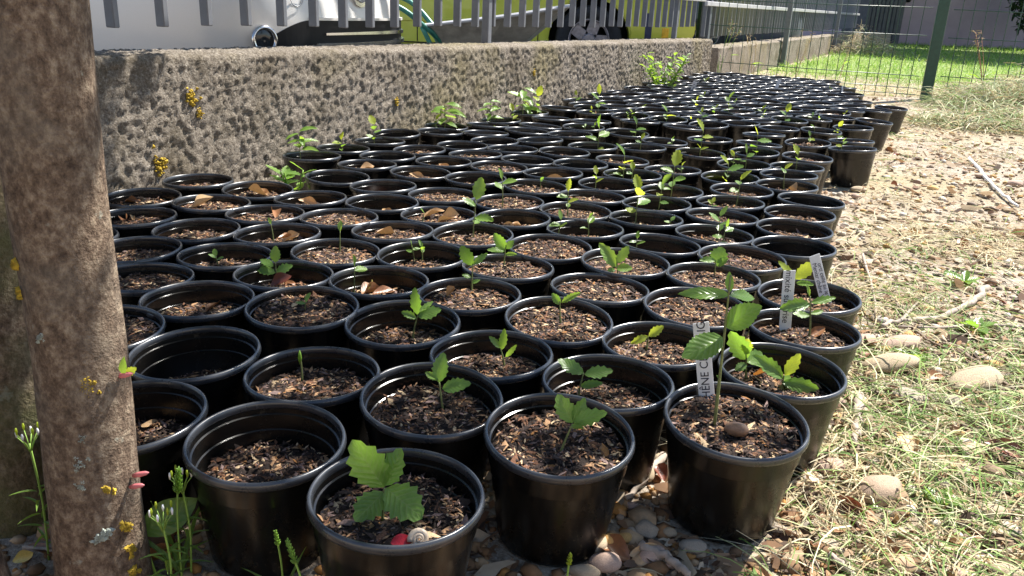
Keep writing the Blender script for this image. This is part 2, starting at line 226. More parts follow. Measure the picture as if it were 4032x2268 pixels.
STONES = [
 [0.541,1.038,0.0718,0.0488,0,-30.0], [0.691,1.008,0.0381,0.0224,1,5.0], [0.887,1.44,0.1249,0.053,1,-25.0], [0.743,1.626,0.069,0.0337,2,-20.0],
 [0.825,1.627,0.0926,0.0337,2,-15.0], [0.75,1.501,0.1178,0.0487,1,-8.0], [0.498,1.11,0.0437,0.0279,2,-10.0], [0.12,0.894,0.0316,0.0316,1,0.0],
 [0.142,0.9,0.0205,0.0246,3,0.0], [0.161,0.912,0.0207,0.0165,3,0.0], [0.134,0.955,0.0258,0.0215,3,15.0], [0.116,0.936,0.0179,0.0137,2,-20.0],
 [0.161,0.97,0.0185,0.0141,4,20.0], [0.179,0.986,0.0198,0.0143,2,20.0], [0.16,0.96,0.0119,0.0097,0,0.0], [0.191,0.878,0.0391,0.0231,2,-25.0],
 [0.103,0.839,0.0387,0.0213,1,0.0], [0.129,0.856,0.0442,0.0295,2,-10.0], [0.172,0.927,0.0157,0.0136,5,0.0], [0.191,0.93,0.0315,0.0231,5,0.0],
 [0.222,0.93,0.0189,0.0126,1,0.0], [0.246,0.9,0.0358,0.0184,5,10.0], [0.214,0.865,0.0169,0.0129,2,0.0], [0.57,0.867,0.0348,0.0169,2,10.0],
 [0.634,0.871,0.0499,0.0249,1,0.0], [0.748,1.183,0.064,0.0231,1,-10.0], [0.798,1.35,0.043,0.0287,5,0.0], [0.721,1.354,0.0574,0.0431,5,0.0],
 [1.305,3.146,0.0337,0.0245,2,0.0], [1.362,3.265,0.0666,0.0317,1,0.0], [2.138,3.523,0.0852,0.0409,2,0.0], [2.083,3.694,0.0713,0.0321,2,0.0],
 [0.58,1.265,0.0271,0.0163,1,0.0], [0.668,1.205,0.0299,0.0169,2,0.0], [0.504,0.956,0.0215,0.014,5,0.0], [0.561,0.952,0.0214,0.0128,5,0.0],
 [0.593,1.34,0.0327,0.0185,2,15.0], [0.457,1.04,0.0173,0.0115,1,0.0], [0.413,0.96,0.0183,0.0119,5,0.0], [0.372,0.946,0.0234,0.0149,5,0.0],
 [0.166,1.015,0.0192,0.0169,3,0.0], [0.21,1.067,0.0259,0.0259,1,0.0], [0.232,1.118,0.0183,0.0183,1,0.0],
]
GLEAVES = [
 [0.487,0.998,0.0501,3], [0.614,1.005,0.0671,1], [0.804,1.174,0.0764,3], [0.691,1.343,0.0571,3],
 [0.712,1.342,0.0428,0], [0.494,0.914,0.057,1], [0.184,0.881,0.0453,0], [0.139,0.884,0.0555,1],
 [0.648,1.173,0.0572,0], [0.761,1.62,0.0587,1], [0.536,0.969,0.0271,0], [0.725,1.558,0.0486,3],
 [1.022,1.72,0.0531,1], [1.209,1.951,0.0435,3], [1.912,4.291,0.0534,1], [1.919,4.21,0.0403,3],
 [1.561,3.388,0.0493,3], [0.818,1.455,0.0458,1], [0.834,1.296,0.0415,0], [0.231,1.07,0.0353,3],
 [0.504,1.075,0.0296,1], [-0.403,0.845,0.073,1], [-0.428,0.87,0.0648,1], [-0.41,0.821,0.0762,1],
 [-0.556,0.834,0.0434,1], [-0.566,0.815,0.0284,2], [0.249,1.024,0.0284,1], [1.395,2.499,0.0495,1],
 [1.291,2.6,0.0514,0], [0.664,0.897,0.0306,0], [0.595,0.933,0.0316,0], [0.403,0.904,0.0308,1],
]
STICKS = [
 [[[1.225,2.036,0.008],[1.114,1.903,0.008],[0.985,1.793,0.008],[0.888,1.762,0.008],[0.822,1.72,0.008]],0.0077,0],
 [[[0.911,1.772,0.008],[0.926,1.893,0.008],[0.934,1.946,0.008]],0.0027,0],
 [[[0.888,1.762,0.008],[0.964,1.87,0.008],[1.055,1.974,0.008]],0.0032,0],
 [[[1.178,1.747,0.008],[1.077,1.759,0.008],[0.952,1.726,0.008],[0.859,1.724,0.008]],0.004,0],
 [[[0.936,1.603,0.008],[0.942,1.505,0.008],[0.949,1.355,0.008]],0.0042,1],
 [[[0.634,1.362,0.008],[0.594,1.26,0.008],[0.559,1.177,0.008]],0.0079,0],
 [[[0.564,1.177,0.008],[0.53,1.092,0.008],[0.507,1.021,0.008]],0.0019,1],
 [[[0.242,1.114,0.008],[0.208,1.061,0.008],[0.174,0.996,0.008]],0.0061,0],
 [[[0.177,0.889,0.008],[0.208,0.864,0.008],[0.232,0.835,0.008]],0.0066,0],
 [[[0.417,0.89,0.008],[0.428,0.863,0.008],[0.437,0.841,0.008]],0.0046,0],
 [[[0.485,0.941,0.008],[0.525,0.909,0.008],[0.559,0.864,0.008]],0.0021,1],
 [[[0.894,1.733,0.008],[0.896,1.642,0.008],[0.934,1.582,0.008]],0.0027,1],
 [[[1.165,1.82,0.006],[1.098,1.782,0.006],[0.958,1.664,0.006]],0.0019,1],
 [[[2.264,4.158,0.008],[1.998,3.44,0.008],[1.884,3.062,0.008]],0.008,2],
 [[[-0.577,0.835,0.008],[-0.552,0.834,0.008],[-0.53,0.829,0.008]],0.0024,0],
 [[[1.009,2.307,0.008],[0.907,1.979,0.008],[0.835,1.776,0.008]],0.0035,0],
]
# ------------------------------------------------------------------ helpers
def link(o): COL.objects.link(o); return o
def tag(o, label=None, cat=None, group=None, kind=None):
    if label: o['label'] = label
    if cat: o['category'] = cat
    if group: o['group'] = group
    if kind: o['kind'] = kind
    return o
def empty(name, loc=(0, 0, 0), rot=(0, 0, 0)):
    o = bpy.data.objects.new(name, None); o.location = loc; o.rotation_euler = rot; o.empty_display_size = .05
    return link(o)
def obj(name, me, parent=None, loc=(0, 0, 0), rot=(0, 0, 0), scale=(1, 1, 1)):
    o = bpy.data.objects.new(name, me); o.location = loc; o.rotation_euler = rot; o.scale = scale
    if parent: o.parent = parent
    return link(o)
def mesh(name, v, f, mats, smooth=True, mi=None, col=None, uv=None):
    me = bpy.data.meshes.new(name)
    me.from_pydata([tuple(map(float, p)) for p in v], [], [tuple(map(int, q)) for q in f])
    for m in (mats if isinstance(mats, (list, tuple)) else [mats]): me.materials.append(m)
    if mi is not None: me.polygons.foreach_set('material_index', np.asarray(mi, dtype=np.int32))
    if smooth: me.polygons.foreach_set('use_smooth', np.ones(len(me.polygons), dtype=bool))
    if col is not None: setcol(me, col)
    if uv is not None:
        ul = me.uv_layers.new(name='UVMap'); li = np.empty(len(me.loops), dtype=np.int32); me.loops.foreach_get('vertex_index', li)
        ul.data.foreach_set('uv', np.asarray(uv, dtype=np.float32)[li].ravel())
    me.update(); return me
def setcol(me, col):
    c = np.ones((len(me.vertices), 4), dtype=np.float32); c[:, :3] = np.asarray(col)[:, :3]
    a = me.color_attributes.new('Col', 'FLOAT_COLOR', 'POINT'); a.data.foreach_set('color', c.ravel())
def bigmesh(name, V, F, mats, col=None, smooth=True):      # numpy arrays, all faces with the same corner count
    me = bpy.data.meshes.new(name); V = np.asarray(V, np.float32); F = np.asarray(F, np.int32); k = F.shape[1]
    me.vertices.add(len(V)); me.vertices.foreach_set('co', V.ravel())
    me.loops.add(F.size); me.loops.foreach_set('vertex_index', F.ravel())
    me.polygons.add(len(F)); me.polygons.foreach_set('loop_start', np.arange(0, F.size, k, dtype=np.int32))
    me.polygons.foreach_set('loop_total', np.full(len(F), k, np.int32))
    me.update(calc_edges=True)
    for m in (mats if isinstance(mats, (list, tuple)) else [mats]): me.materials.append(m)
    if smooth: me.polygons.foreach_set('use_smooth', np.ones(len(F), bool))
    if col is not None: setcol(me, col)
    me.validate(); me.update(); return me
def lathe(profile, seg=40, closed=False):
    v, f = [], []; n = len(profile)
    for i in range(seg):
        a = 2 * math.pi * i / seg
        for r, z in profile: v.append((r * math.cos(a), r * math.sin(a), z))
    for i in range(seg):
        j = (i + 1) % seg
        for k in range(n if closed else n - 1):
            k2 = (k + 1) % n
            f.append((i * n + k, j * n + k, j * n + k2, i * n + k2))
    return v, f
def box(x0, x1, y0, y1, z0, z1):
    v = [(x0, y0, z0), (x1, y0, z0), (x1, y1, z0), (x0, y1, z0), (x0, y0, z1), (x1, y0, z1), (x1, y1, z1), (x0, y1, z1)]
    return v, [(3, 2, 1, 0), (4, 5, 6, 7), (0, 1, 5, 4), (1, 2, 6, 5), (2, 3, 7, 6), (3, 0, 4, 7)]
def bevbox(name, x0, x1, y0, y1, z0, z1, b, mat, seg=2):
    bm = bmesh.new(); v, f = box(x0, x1, y0, y1, z0, z1)
    vv = [bm.verts.new(p) for p in v]
    for q in f: bm.faces.new([vv[i] for i in q])
    bmesh.ops.bevel(bm, geom=bm.edges[:], offset=b, segments=seg, affect='EDGES', profile=.5)
    me = bpy.data.meshes.new(name); bm.to_mesh(me); bm.free(); me.materials.append(mat); return me
def tube(pts, rad, seg=8, cap=True):
    pts = [Vector(p) for p in pts]; n = len(pts); v, f = [], []
    rad = rad if isinstance(rad, (list, tuple)) else [rad] * n
    prev = None
    for i, p in enumerate(pts):
        t = (pts[min(i + 1, n - 1)] - pts[max(i - 1, 0)]).normalized()
        if prev is None: a = t.orthogonal().normalized()
        else:
            a = prev - t * prev.dot(t); a = a.normalized() if a.length > 1e-6 else t.orthogonal().normalized()
        prev = a; b = t.cross(a)
        for k in range(seg):
            th = 2 * math.pi * k / seg; v.append(p + (a * math.cos(th) + b * math.sin(th)) * rad[i])
    for i in range(n - 1):
        for k in range(seg):
            k2 = (k + 1) % seg; f.append((i * seg + k, i * seg + k2, (i + 1) * seg + k2, (i + 1) * seg + k))
    if cap:
        f.append(tuple(range(seg - 1, -1, -1))); f.append(tuple(range((n - 1) * seg, n * seg)))
    return v, f
def smooth_path(pts, n=12):
    pts = [Vector(p) for p in pts]; out = []
    P = [pts[0] * 2 - pts[1]] + pts + [pts[-1] * 2 - pts[-2]]
    for i in range(1, len(P) - 2):
        for k in range(n):
            t = k / n; a, b, c, d = P[i - 1], P[i], P[i + 1], P[i + 2]
            out.append(.5 * ((2 * b) + (c - a) * t + (2 * a - 5 * b + 4 * c - d) * t * t + (3 * b - a - 3 * c + d) * t ** 3))
    out.append(pts[-1]); return out
def merge(parts):
    V, F = [], []
    for v, f in parts:
        o = len(V); V += list(v); F += [tuple(i + o for i in q) for q in f]
    return V, F
# cheap value noise (numpy) -------------------------------------------------
_perm = np.random.default_rng(3).random((64, 64, 64)).astype(np.float32)
def vnoise(p):
    p = np.asarray(p, np.float64); i = np.floor(p).astype(int); f = p - i; f = f * f * (3 - 2 * f)
    o = 0
    for dx in (0, 1):
        for dy in (0, 1):
            for dz in (0, 1):
                w = (f[:, 0] if dx else 1 - f[:, 0]) * (f[:, 1] if dy else 1 - f[:, 1]) * (f[:, 2] if dz else 1 - f[:, 2])
                o = o + w * _perm[(i[:, 0] + dx) % 64, (i[:, 1] + dy) % 64, (i[:, 2] + dz) % 64]
    return o * 2 - 1

# ------------------------------------------------------------------ materials
def newmat(name):
    m = bpy.data.materials.new(name); m.use_nodes = True; nt = m.node_tree
    return m, nt, nt.nodes['Principled BSDF']
def N(nt, t, **kw):
    n = nt.nodes.new('ShaderNode' + t)
    for k, v in kw.items():
        if k in n.inputs: n.inputs[k].default_value = v
        else: setattr(n, k, v)
    return n
def ramp(nt, fac, stops, interp='LINEAR'):
    n = nt.nodes.new('ShaderNodeValToRGB'); n.color_ramp.interpolation = interp; e = n.color_ramp.elements
    while len(e) < len(stops): e.new(.5)
    for s, (p, c) in zip(e, stops): s.position = p; s.color = (*c, 1)
    nt.links.new(fac, n.inputs[0]); return n.outputs[0]
def noise(nt, scale, detail=4, rough=.6, coord='Object', dist=0.):
    tc = N(nt, 'TexCoord'); n = N(nt, 'TexNoise'); n.inputs['Scale'].default_value = scale; n.inputs['Detail'].default_value = detail
    n.inputs['Roughness'].default_value = rough; n.inputs['Distortion'].default_value = dist
    nt.links.new(tc.outputs[coord], n.inputs['Vector']); return n.outputs['Fac']
def mixc(nt, fac, a, b, mode='MIX'):
    n = nt.nodes.new('ShaderNodeMix'); n.data_type = 'RGBA'; n.blend_type = mode
    for s, i in ((fac, 0), (a, 6), (b, 7)):
        if hasattr(s, 'is_linked') or hasattr(s, 'links'): nt.links.new(s, n.inputs[i])
        elif i == 0: n.inputs[0].default_value = s
        else: n.inputs[i].default_value = (*s, 1)
    return n.outputs[2]
def bump(nt, bsdf, h, strength=.5, dist=.01):
    b = N(nt, 'Bump'); b.inputs['Strength'].default_value = strength; b.inputs['Distance'].default_value = dist
    nt.links.new(h, b.inputs['Height']); nt.links.new(b.outputs[0], bsdf.inputs['Normal'])
def simple(name, col, rough=.6, var=.25, scale=20, metal=0., bmp=0., spec=.5):
    m, nt, p = newmat(name); f = noise(nt, scale)
    a = tuple(c * (1 - var) for c in col); b = tuple(min(1, c * (1 + var)) for c in col)
    nt.links.new(ramp(nt, f, [(.3, a), (.7, b)]), p.inputs['Base Color'])
    p.inputs['Roughness'].default_value = rough; p.inputs['Metallic'].default_value = metal; p.inputs['Specular IOR Level'].default_value = spec
    if bmp: bump(nt, p, f, bmp, .004)
    return m
def vcolmat(name, rough=.8, transl=0., var=.3, scale=60, bmp=0.):
    m, nt, p = newmat(name); a = N(nt, 'VertexColor'); a.layer_name = 'Col'
    f = noise(nt, scale); c = mixc(nt, 1.0, a.outputs[0], ramp(nt, f, [(.25, (1 - var,) * 3), (.75, (1 + var * .6,) * 3)]), 'MULTIPLY')
    nt.links.new(c, p.inputs['Base Color']); p.inputs['Roughness'].default_value = rough; p.inputs['Specular IOR Level'].default_value = .3
    if bmp: bump(nt, p, f, bmp, .003)
    if transl:
        t = N(nt, 'BsdfTranslucent'); nt.links.new(c, t.inputs[0]); mx = N(nt, 'MixShader'); mx.inputs[0].default_value = transl
        out = nt.nodes['Material Output']; nt.links.new(p.outputs[0], mx.inputs[1]); nt.links.new(t.outputs[0], mx.inputs[2]); nt.links.new(mx.outputs[0], out.inputs[0])
    return m
def leafmat(name, c0, c1, trans_col, transl=.45, rough=.35, veins=1.):
    m, nt, p = newmat(name); oi = N(nt, 'ObjectInfo')
    f = noise(nt, 9, coord='UV'); base = mixc(nt, oi.outputs['Random'], c0, c1)
    base = mixc(nt, 1.0, base, ramp(nt, f, [(.3, (.8, .8, .8)), (.7, (1.15, 1.15, 1.1))]), 'MULTIPLY')
    p.inputs['Roughness'].default_value = rough; p.inputs['Specular IOR Level'].default_value = .5
    t = N(nt, 'BsdfTranslucent'); tcol = mixc(nt, f, tuple(c * .8 for c in trans_col), trans_col)
    if veins:   # side veins from the UVs: u along the leaf, v = |across|
        uv = N(nt, 'UVMap'); sx = N(nt, 'SeparateXYZ'); nt.links.new(uv.outputs[0], sx.inputs[0])
        def mth(op, a, b=None):
            n = N(nt, 'Math'); n.operation = op
            for i, s in enumerate((a, b)):
                if s is None: continue
                if isinstance(s, (int, float)): n.inputs[i].default_value = s
                else: nt.links.new(s, n.inputs[i])
            return n.outputs[0]
        av = mth('ABSOLUTE', mth('SUBTRACT', sx.outputs[1], .5))
        w = mth('SINE', mth('MULTIPLY', mth('SUBTRACT', sx.outputs[0], mth('MULTIPLY', av, .55)), 46))
        vein = mth('MAXIMUM', mth('GREATER_THAN', w, .9), mth('LESS_THAN', av, .018))
        base = mixc(nt, mth('MULTIPLY', vein, .35 * veins), base, (.35, .42, .16) if veins == 1 else tuple(c * .6 for c in c0)); tcol = mixc(nt, mth('MULTIPLY', vein, .5), tcol, tuple(c * .55 for c in trans_col))
        bump(nt, p, w, .25 * veins, .001)
    nt.links.new(base, p.inputs['Base Color']); nt.links.new(tcol, t.inputs[0])
    mx = N(nt, 'MixShader'); mx.inputs[0].default_value = transl; out = nt.nodes['Material Output']
    nt.links.new(p.outputs[0], mx.inputs[1]); nt.links.new(t.outputs[0], mx.inputs[2]); nt.links.new(mx.outputs[0], out.inputs[0])
    return m
M = {}
# black pot plastic, dusty towards splashes
m, nt, p = newmat('pot_plastic'); f = noise(nt, 7, 6, .7); f2 = noise(nt, 260, 2, .5)
dust = ramp(nt, f2, [(.62, (0, 0, 0)), (.70, (1, 1, 1))]); dm = mixc(nt, 1.0, dust, ramp(nt, f, [(.45, (0, 0, 0)), (.7, (.5, .5, .5))]), 'MULTIPLY')
b = mixc(nt, dm, (.0042, .0038, .0034), (.15, .115, .075)); nt.links.new(b, p.inputs['Base Color'])
nt.links.new(ramp(nt, f, [(.3, (.2,) * 3), (.75, (.34,) * 3)]), p.inputs['Roughness']); p.inputs['Specular IOR Level'].default_value = .5
bump(nt, p, f2, .06, .001); M['plastic'] = m
m, nt, p = newmat('pot_rim_plastic'); f = noise(nt, 30, 4, .6)
nt.links.new(ramp(nt, f, [(.35, (.022, .024, .028)), (.8, (.04, .042, .048))]), p.inputs['Base Color'])  # rim colour lifted towards blue to stand in for reflected sky
nt.links.new(ramp(nt, f, [(.3, (.22,) * 3), (.75, (.36,) * 3)]), p.inputs['Roughness']); p.inputs['Specular IOR Level'].default_value = .75; bump(nt, p, f, .05, .001); M['rim'] = m
M['compost'] = vcolmat('compost', .9, 0, .45, 420, .6)
M['leaf'] = leafmat('oak_leaf', (.095, .19, .04), (.15, .27, .05), (.34, .58, .055), .42, .28)
M['leaf_light'] = leafmat('oak_leaf_light', (.13, .24, .045), (.17, .30, .05), (.42, .62, .06), .45, .36)
M['leaf_young'] = leafmat('oak_leaf_young', (.30, .40, .05), (.40, .46, .06), (.72, .80, .06), .55, .4)
M['stem'] = simple('seedling_stem', (.14, .16, .05), .6, .4, 90)
M['dry0'] = leafmat('dry_leaf_tan', (.45, .27, .13), (.56, .38, .21), (.40, .22, .08), .15, .55, .3)
M['dry1'] = leafmat('dry_leaf_brown', (.22, .095, .042), (.33, .16, .07), (.30, .13, .04), .15, .4, .3)
M['dry2'] = leafmat('dry_leaf_yellow', (.50, .42, .12), (.55, .46, .16), (.5, .42, .1), .2, .5, .3)
M['dry3'] = leafmat('dry_leaf_red', (.16, .05, .032), (.24, .08, .045), (.25, .07, .03), .15, .35, .3)
M['dry4'] = leafmat('dry_leaf_orange', (.42, .18, .05), (.5, .24, .07), (.5, .2, .04), .25, .45, .3)
# rough render wall
m, nt, p = newmat('rough_concrete'); f = noise(nt, 5, 6, .65); f2 = noise(nt, 135, 5, .75); f3 = noise(nt, 1.6, 4, .6)
c = ramp(nt, f2, [(.30, (.06, .048, .038)), (.47, (.22, .185, .15)), (.60, (.36, .315, .26)), (.74, (.62, .57, .50))])
c = mixc(nt, ramp(nt, f, [(.45, (0, 0, 0)), (.64, (.7, .7, .7))]), c, (.13, .105, .07))
c = mixc(nt, ramp(nt, f3, [(.52, (0, 0, 0)), (.68, (.45, .45, .45))]), c, (.25, .21, .09))
nt.links.new(c, p.inputs['Base Color']); p.inputs['Roughness'].default_value = .95; p.inputs['Specular IOR Level'].default_value = .15
bump(nt, p, f2, 1.0, .012); M['wall'] = m
M['slat'] = simple('grey_painted_slat', (.135, .14, .155), .5, .12, 30)
M['rail'] = simple('pale_grey_rail', (.40, .40, .41), .5, .12, 20)
M['green_paint'] = simple('dark_green_paint', (.012, .055, .036), .4, .25, 30)
M['grey_post'] = simple('slate_grey_paint', (.075, .085, .105), .45, .15, 30)
M['silver'] = None
m, nt, p = newmat('silver_car_paint'); f = noise(nt, 900, 2, .5)
nt.links.new(ramp(nt, f, [(.3, (.66, .635, .60)), (.7, (.74, .715, .69))]), p.inputs['Base Color']); p.inputs['Metallic'].default_value = .2
p.inputs['Roughness'].default_value = .38; p.inputs['Coat Weight'].default_value = .6; p.inputs['Coat Roughness'].default_value = .12; M['silver'] = m
m, nt, p = newmat('lime_car_paint'); f = noise(nt, 4, 4, .6)
nt.links.new(ramp(nt, f, [(.3, (.50, .52, .04)), (.7, (.58, .60, .06))]), p.inputs['Base Color']); p.inputs['Roughness'].default_value = .35
p.inputs['Coat Weight'].default_value = .4; M['lime'] = m
M['black_trim'] = simple('black_car_trim', (.006, .006, .007), .45, .3, 30, spec=.25)
M['chrome'] = simple('chrome_strip', (.6, .6, .62), .18, .1, 30, metal=1)
M['rubber'] = simple('tyre_rubber', (.018, .018, .02), .75, .3, 40, bmp=.3)
M['wheel_alloy'] = simple('wheel_alloy', (.33, .29, .29), .45, .3, 30, metal=.4)
M['glass_dark'] = simple('dark_window_glass', (.02, .025, .03), .08, .1, 10)
M['galv'] = simple('galvanised_tray', (.30, .285, .25), .55, .3, 14, metal=.25, bmp=.1)
M['green_tube'] = simple('teal_green_tube', (.03, .17, .13), .4, .25, 40)
M['badge'] = simple('badge_grey', (.30, .31, .33), .35, .1, 40)
M['ink'] = simple('marker_ink', (.015, .015, .03), .7, .2, 80)
M['tagw'] = simple('white_plastic_tag', (.66, .67, .68), .55, .08, 60)
M['pink'] = simple('pink_render_wall', (.37, .285, .33), .9, .08, 3, bmp=.2)
M['dark_pipe'] = simple('dark_cladding', (.05, .052, .06), .6, .3, 8)
M['asphalt'] = simple('asphalt', (.05, .05, .05), .9, .3, 40, bmp=.4)
M['lichen_y'] = simple('yellow_lichen', (.40, .27, .025), .95, .4, 160, bmp=.8)
M['lichen_g'] = simple('pale_lichen', (.36, .39, .33), .95, .4, 160, bmp=.8)
M['stone0'] = simple('buff_stone', (.36, .26, .18), .85, .35, 40, bmp=.4)
M['stone1'] = simple('tan_stone', (.38, .295, .195), .85, .35, 40, bmp=.4)
M['stone2'] = simple('pinkish_stone', (.37, .26, .20), .85, .25, 26, bmp=.25)
M['stone3'] = simple('ochre_stone', (.46, .27, .09), .8, .3, 26, bmp=.25)
M['stone4'] = simple('orange_stone', (.50, .26, .10), .8, .3, 26, bmp=.25)
M['stone5'] = simple('grey_stone', (.29, .245, .19), .9, .3, 26, bmp=.35)
M['twig'] = simple('dry_twig', (.33, .27, .22), .85, .35, 60, bmp=.4)
M['twig_dark'] = simple('brown_twig', (.17, .12, .085), .85, .35, 60, bmp=.4)
M['white_plastic'] = simple('white_plastic', (.8, .8, .8), .4, .05, 30)
M['scatter'] = vcolmat('mown_grass', .75, .25, .25, 40)
M['grass'] = vcolmat('grass_blade', .55, .4, .2, 40)
M['gravel'] = vcolmat('gravel_stone', .9, 0, .3, 120, .3)
M['crown'] = leafmat('tree_leaf', (.035, .085, .02), (.06, .12, .03), (.12, .22, .03), .25, .4, 0)
# bark
def barkmat(name, green):
    m, nt, p = newmat(name)
    tc = N(nt, 'TexCoord'); mp = N(nt, 'Mapping'); mp.inputs['Scale'].default_value = (1, 1, .7); nt.links.new(tc.outputs['Object'], mp.inputs[0])
    def nz(s, d, r):
        n = N(nt, 'TexNoise'); n.inputs['Scale'].default_value = s; n.inputs['Detail'].default_value = d; n.inputs['Roughness'].default_value = r
        nt.links.new(mp.outputs[0], n.inputs['Vector']); return n.outputs['Fac']
    f = nz(105, 6, .75); f2 = noise(nt, 9, 5, .6); f3 = noise(nt, 28, 4, .65); f4 = noise(nt, 250, 3, .6)
    c = ramp(nt, f, [(.34, (.06, .04, .028)), (.5, (.16, .112, .078)), (.68, (.33, .26, .185))])
    c = mixc(nt, ramp(nt, f2, [(.5, (0, 0, 0)), (.7, (.55, .55, .55))]), c, (.15, .135, .06) if green else (.17, .15, .12))
    c = mixc(nt, ramp(nt, f3, [(.66, (0, 0, 0)), (.72, (.7, .7, .7))]), c, (.33, .34, .28))
    if green: c = mixc(nt, ramp(nt, f2, [(.35, (.0, 0, 0)), (.6, (.7, .7, .7))]), c, (.10, .105, .04))
    nt.links.new(c, p.inputs['Base Color']); p.inputs['Roughness'].default_value = .92; p.inputs['Specular IOR Level'].default_value = .2
    ad = N(nt, 'Math'); ad.operation = 'ADD'; nt.links.new(f, ad.inputs[0]); nt.links.new(f4, ad.inputs[1])
    bump(nt, p, ad.outputs[0], .9, .004); return m
M['bark'] = barkmat('bark', False); M['bark_green'] = barkmat('mossy_bark', True)
# bare earth
m, nt, p = newmat('earth'); f = noise(nt, 3, 8, .7); f2 = noise(nt, 120, 4, .7); f3 = noise(nt, .9, 3, .5)
c = ramp(nt, f2, [(.3, (.15, .115, .085)), (.52, (.40, .335, .265)), (.72, (.62, .56, .47))])
c = mixc(nt, ramp(nt, f, [(.45, (0, 0, 0)), (.65, (.6, .6, .6))]), c, (.22, .155, .10))
c = mixc(nt, ramp(nt, f3, [(.5, (0, 0, 0)), (.62, (.5, .5, .5))]), c, (.33, .28, .15))
nt.links.new(c, p.inputs['Base Color']); p.inputs['Roughness'].default_value = .97; p.inputs['Specular IOR Level'].default_value = .1
bump(nt, p, f2, .9, .01); M['earth'] = m
# ------------------------------------------------------------------ ground
WA = Vector((-.78, 2.93, 0)); WU = Vector((.445, .8955, 0)); WN = Vector((.8955, -.445, 0)); WROT = math.atan2(.8955, .445)
def wall_xy(x, y):                       # world -> (along the wall, in front of the wall)
    return (x + .78) * .445 + (y - 2.93) * .8955, (x + .78) * .8955 - (y - 2.93) * .445
def ground_z(x, y):
    p = np.stack([np.asarray(x, float), np.asarray(y, float), np.zeros(np.size(x))], 1)
    d = np.hypot(p[:, 0], p[:, 1] - 1)
    back = np.clip(-1.5 - p[:, 1], 0, 5.5) / 5.5        # unseen bank added behind the viewer to reflect brown onto the pots
    return (vnoise(p * 3.1) * .004 + vnoise(p * 11 + 7) * .003) - .004 + 2.6 * back * back * (3 - 2 * back)
def axis(lo, hi, core0, core1, step, grow=1.35):
    a = list(np.arange(core0, core1 + 1e-6, step)); s = step
    while a[-1] < hi: s *= grow; a.append(a[-1] + s)
    s = step
    while a[0] > lo: s *= grow; a.insert(0, a[0] - s)
    return np.array(a)
gx = axis(-150, 150, -1.2, 3.6, .035); gy = axis(-60, 240, .3, 6.5, .035)
GX, GY = np.meshgrid(gx, gy); gz = ground_z(GX.ravel(), GY.ravel())
V = np.stack([GX.ravel(), GY.ravel(), gz], 1); nx, ny = len(gx), len(gy)
ii = np.arange((ny - 1) * (nx - 1)); r, c = ii // (nx - 1), ii % (nx - 1); k = r * nx + c
F = np.stack([k, k + 1, k + nx + 1, k + nx], 1)
g = obj('ground', bigmesh('ground', V, F, M['earth'])); tag(g, kind='structure')
# car park behind the wall: one sheet above the earth
pv = [WA - WN * .30 + WU * s - WN * d for s, d in ((-9, 0), (26, 0), (26, 14), (-9, 14))]
o = obj('car_park', mesh('car_park', [(p.x, p.y, .012) for p in pv], [(0, 1, 2, 3)], M['asphalt'], False)); tag(o, kind='structure')

# ------------------------------------------------------------------ walls
def rough_wall(name, s0, s1, ztop, thick, ds, amp, seed):
    prof = []   # (y, z) in units of the local height, walked from the foot of the front over the top and down the back
    zt = ztop(s0); n = max(4, int((zt + .06 - .02) / ds))
    for i in range(n + 1): prof.append((0, -.06 + (zt - .018 + .06) * i / n, 0, -1, 0))
    for k in range(1, 4):
        a = k / 4 * math.pi / 2; prof.append((.018 - .018 * math.cos(a), zt - .018 + .018 * math.sin(a), 1, -math.cos(a), math.sin(a)))
    m = max(3, int(thick / ds / 1.3))
    for i in range(m + 1): prof.append((.018 + (thick - .03) * i / m, zt, 1, 0, 1))
    prof += [(thick, zt - .02, 1, 1, 0), (thick, -.06, 0, 1, 0)]
    P = np.array(prof); ss = np.arange(s0, s1 + ds, ds); S, K = np.meshgrid(ss, np.arange(len(P)), indexing='ij')
    y = P[K, 0]; dz = np.array([ztop(s) for s in ss])[:, None] - zt; z = P[K, 1] + dz * np.clip((P[K, 1] + .06) / (zt + .06), 0, 1)
    q = np.stack([S.ravel(), y.ravel() * 1.0, z.ravel()], 1)
    h = np.abs(vnoise(q * np.array([115., 115, 80]) + seed)) * 1.2 - .4 + vnoise(q * 66 + seed + 9) * .6 + vnoise(q * np.array([17., 17, 10]) + seed) * .22
    h = h.reshape(S.shape) * amp; h[:, -2:] = 0
    Y = y + P[K, 3] * h; Z = z + P[K, 4] * h
    # chipped upper arris
    V = np.stack([S.ravel(), Y.ravel(), Z.ravel()], 1); a, b = S.shape
    ii = np.arange((a - 1) * (b - 1)); r, c = ii // (b - 1), ii % (b - 1); k = r * b + c
    F = np.stack([k, k + b, k + b + 1, k + 1], 1)
    me = bigmesh(name, V, F, M['wall'])
    bm = bmesh.new(); bm.from_mesh(me)
    for e0 in (0, a - 1): 
        try: bm.verts.ensure_lookup_table(); bm.faces.new([bm.verts[e0 * b + j] for j in (range(b) if e0 == 0 else range(b - 1, -1, -1))])
        except Exception: pass
    bm.to_mesh(me); bm.free(); return me
wall1 = obj('concrete_wall', rough_wall('concrete_wall', -1.7, 5.72, lambda s: .466 - .0105 * s, .25, .0075, .0070, 1), None, WA, (0, 0, WROT))
tag(wall1, 'low rough-cast concrete wall behind the black pots', 'wall')
wall2 = obj('concrete_wall', rough_wall('concrete_wall_far', 5.98, 20.4, lambda s: .325, .25, .05, .010, 5), None, WA, (0, 0, WROT))
tag(wall2, 'lower concrete wall beyond the green mesh fence', 'wall')
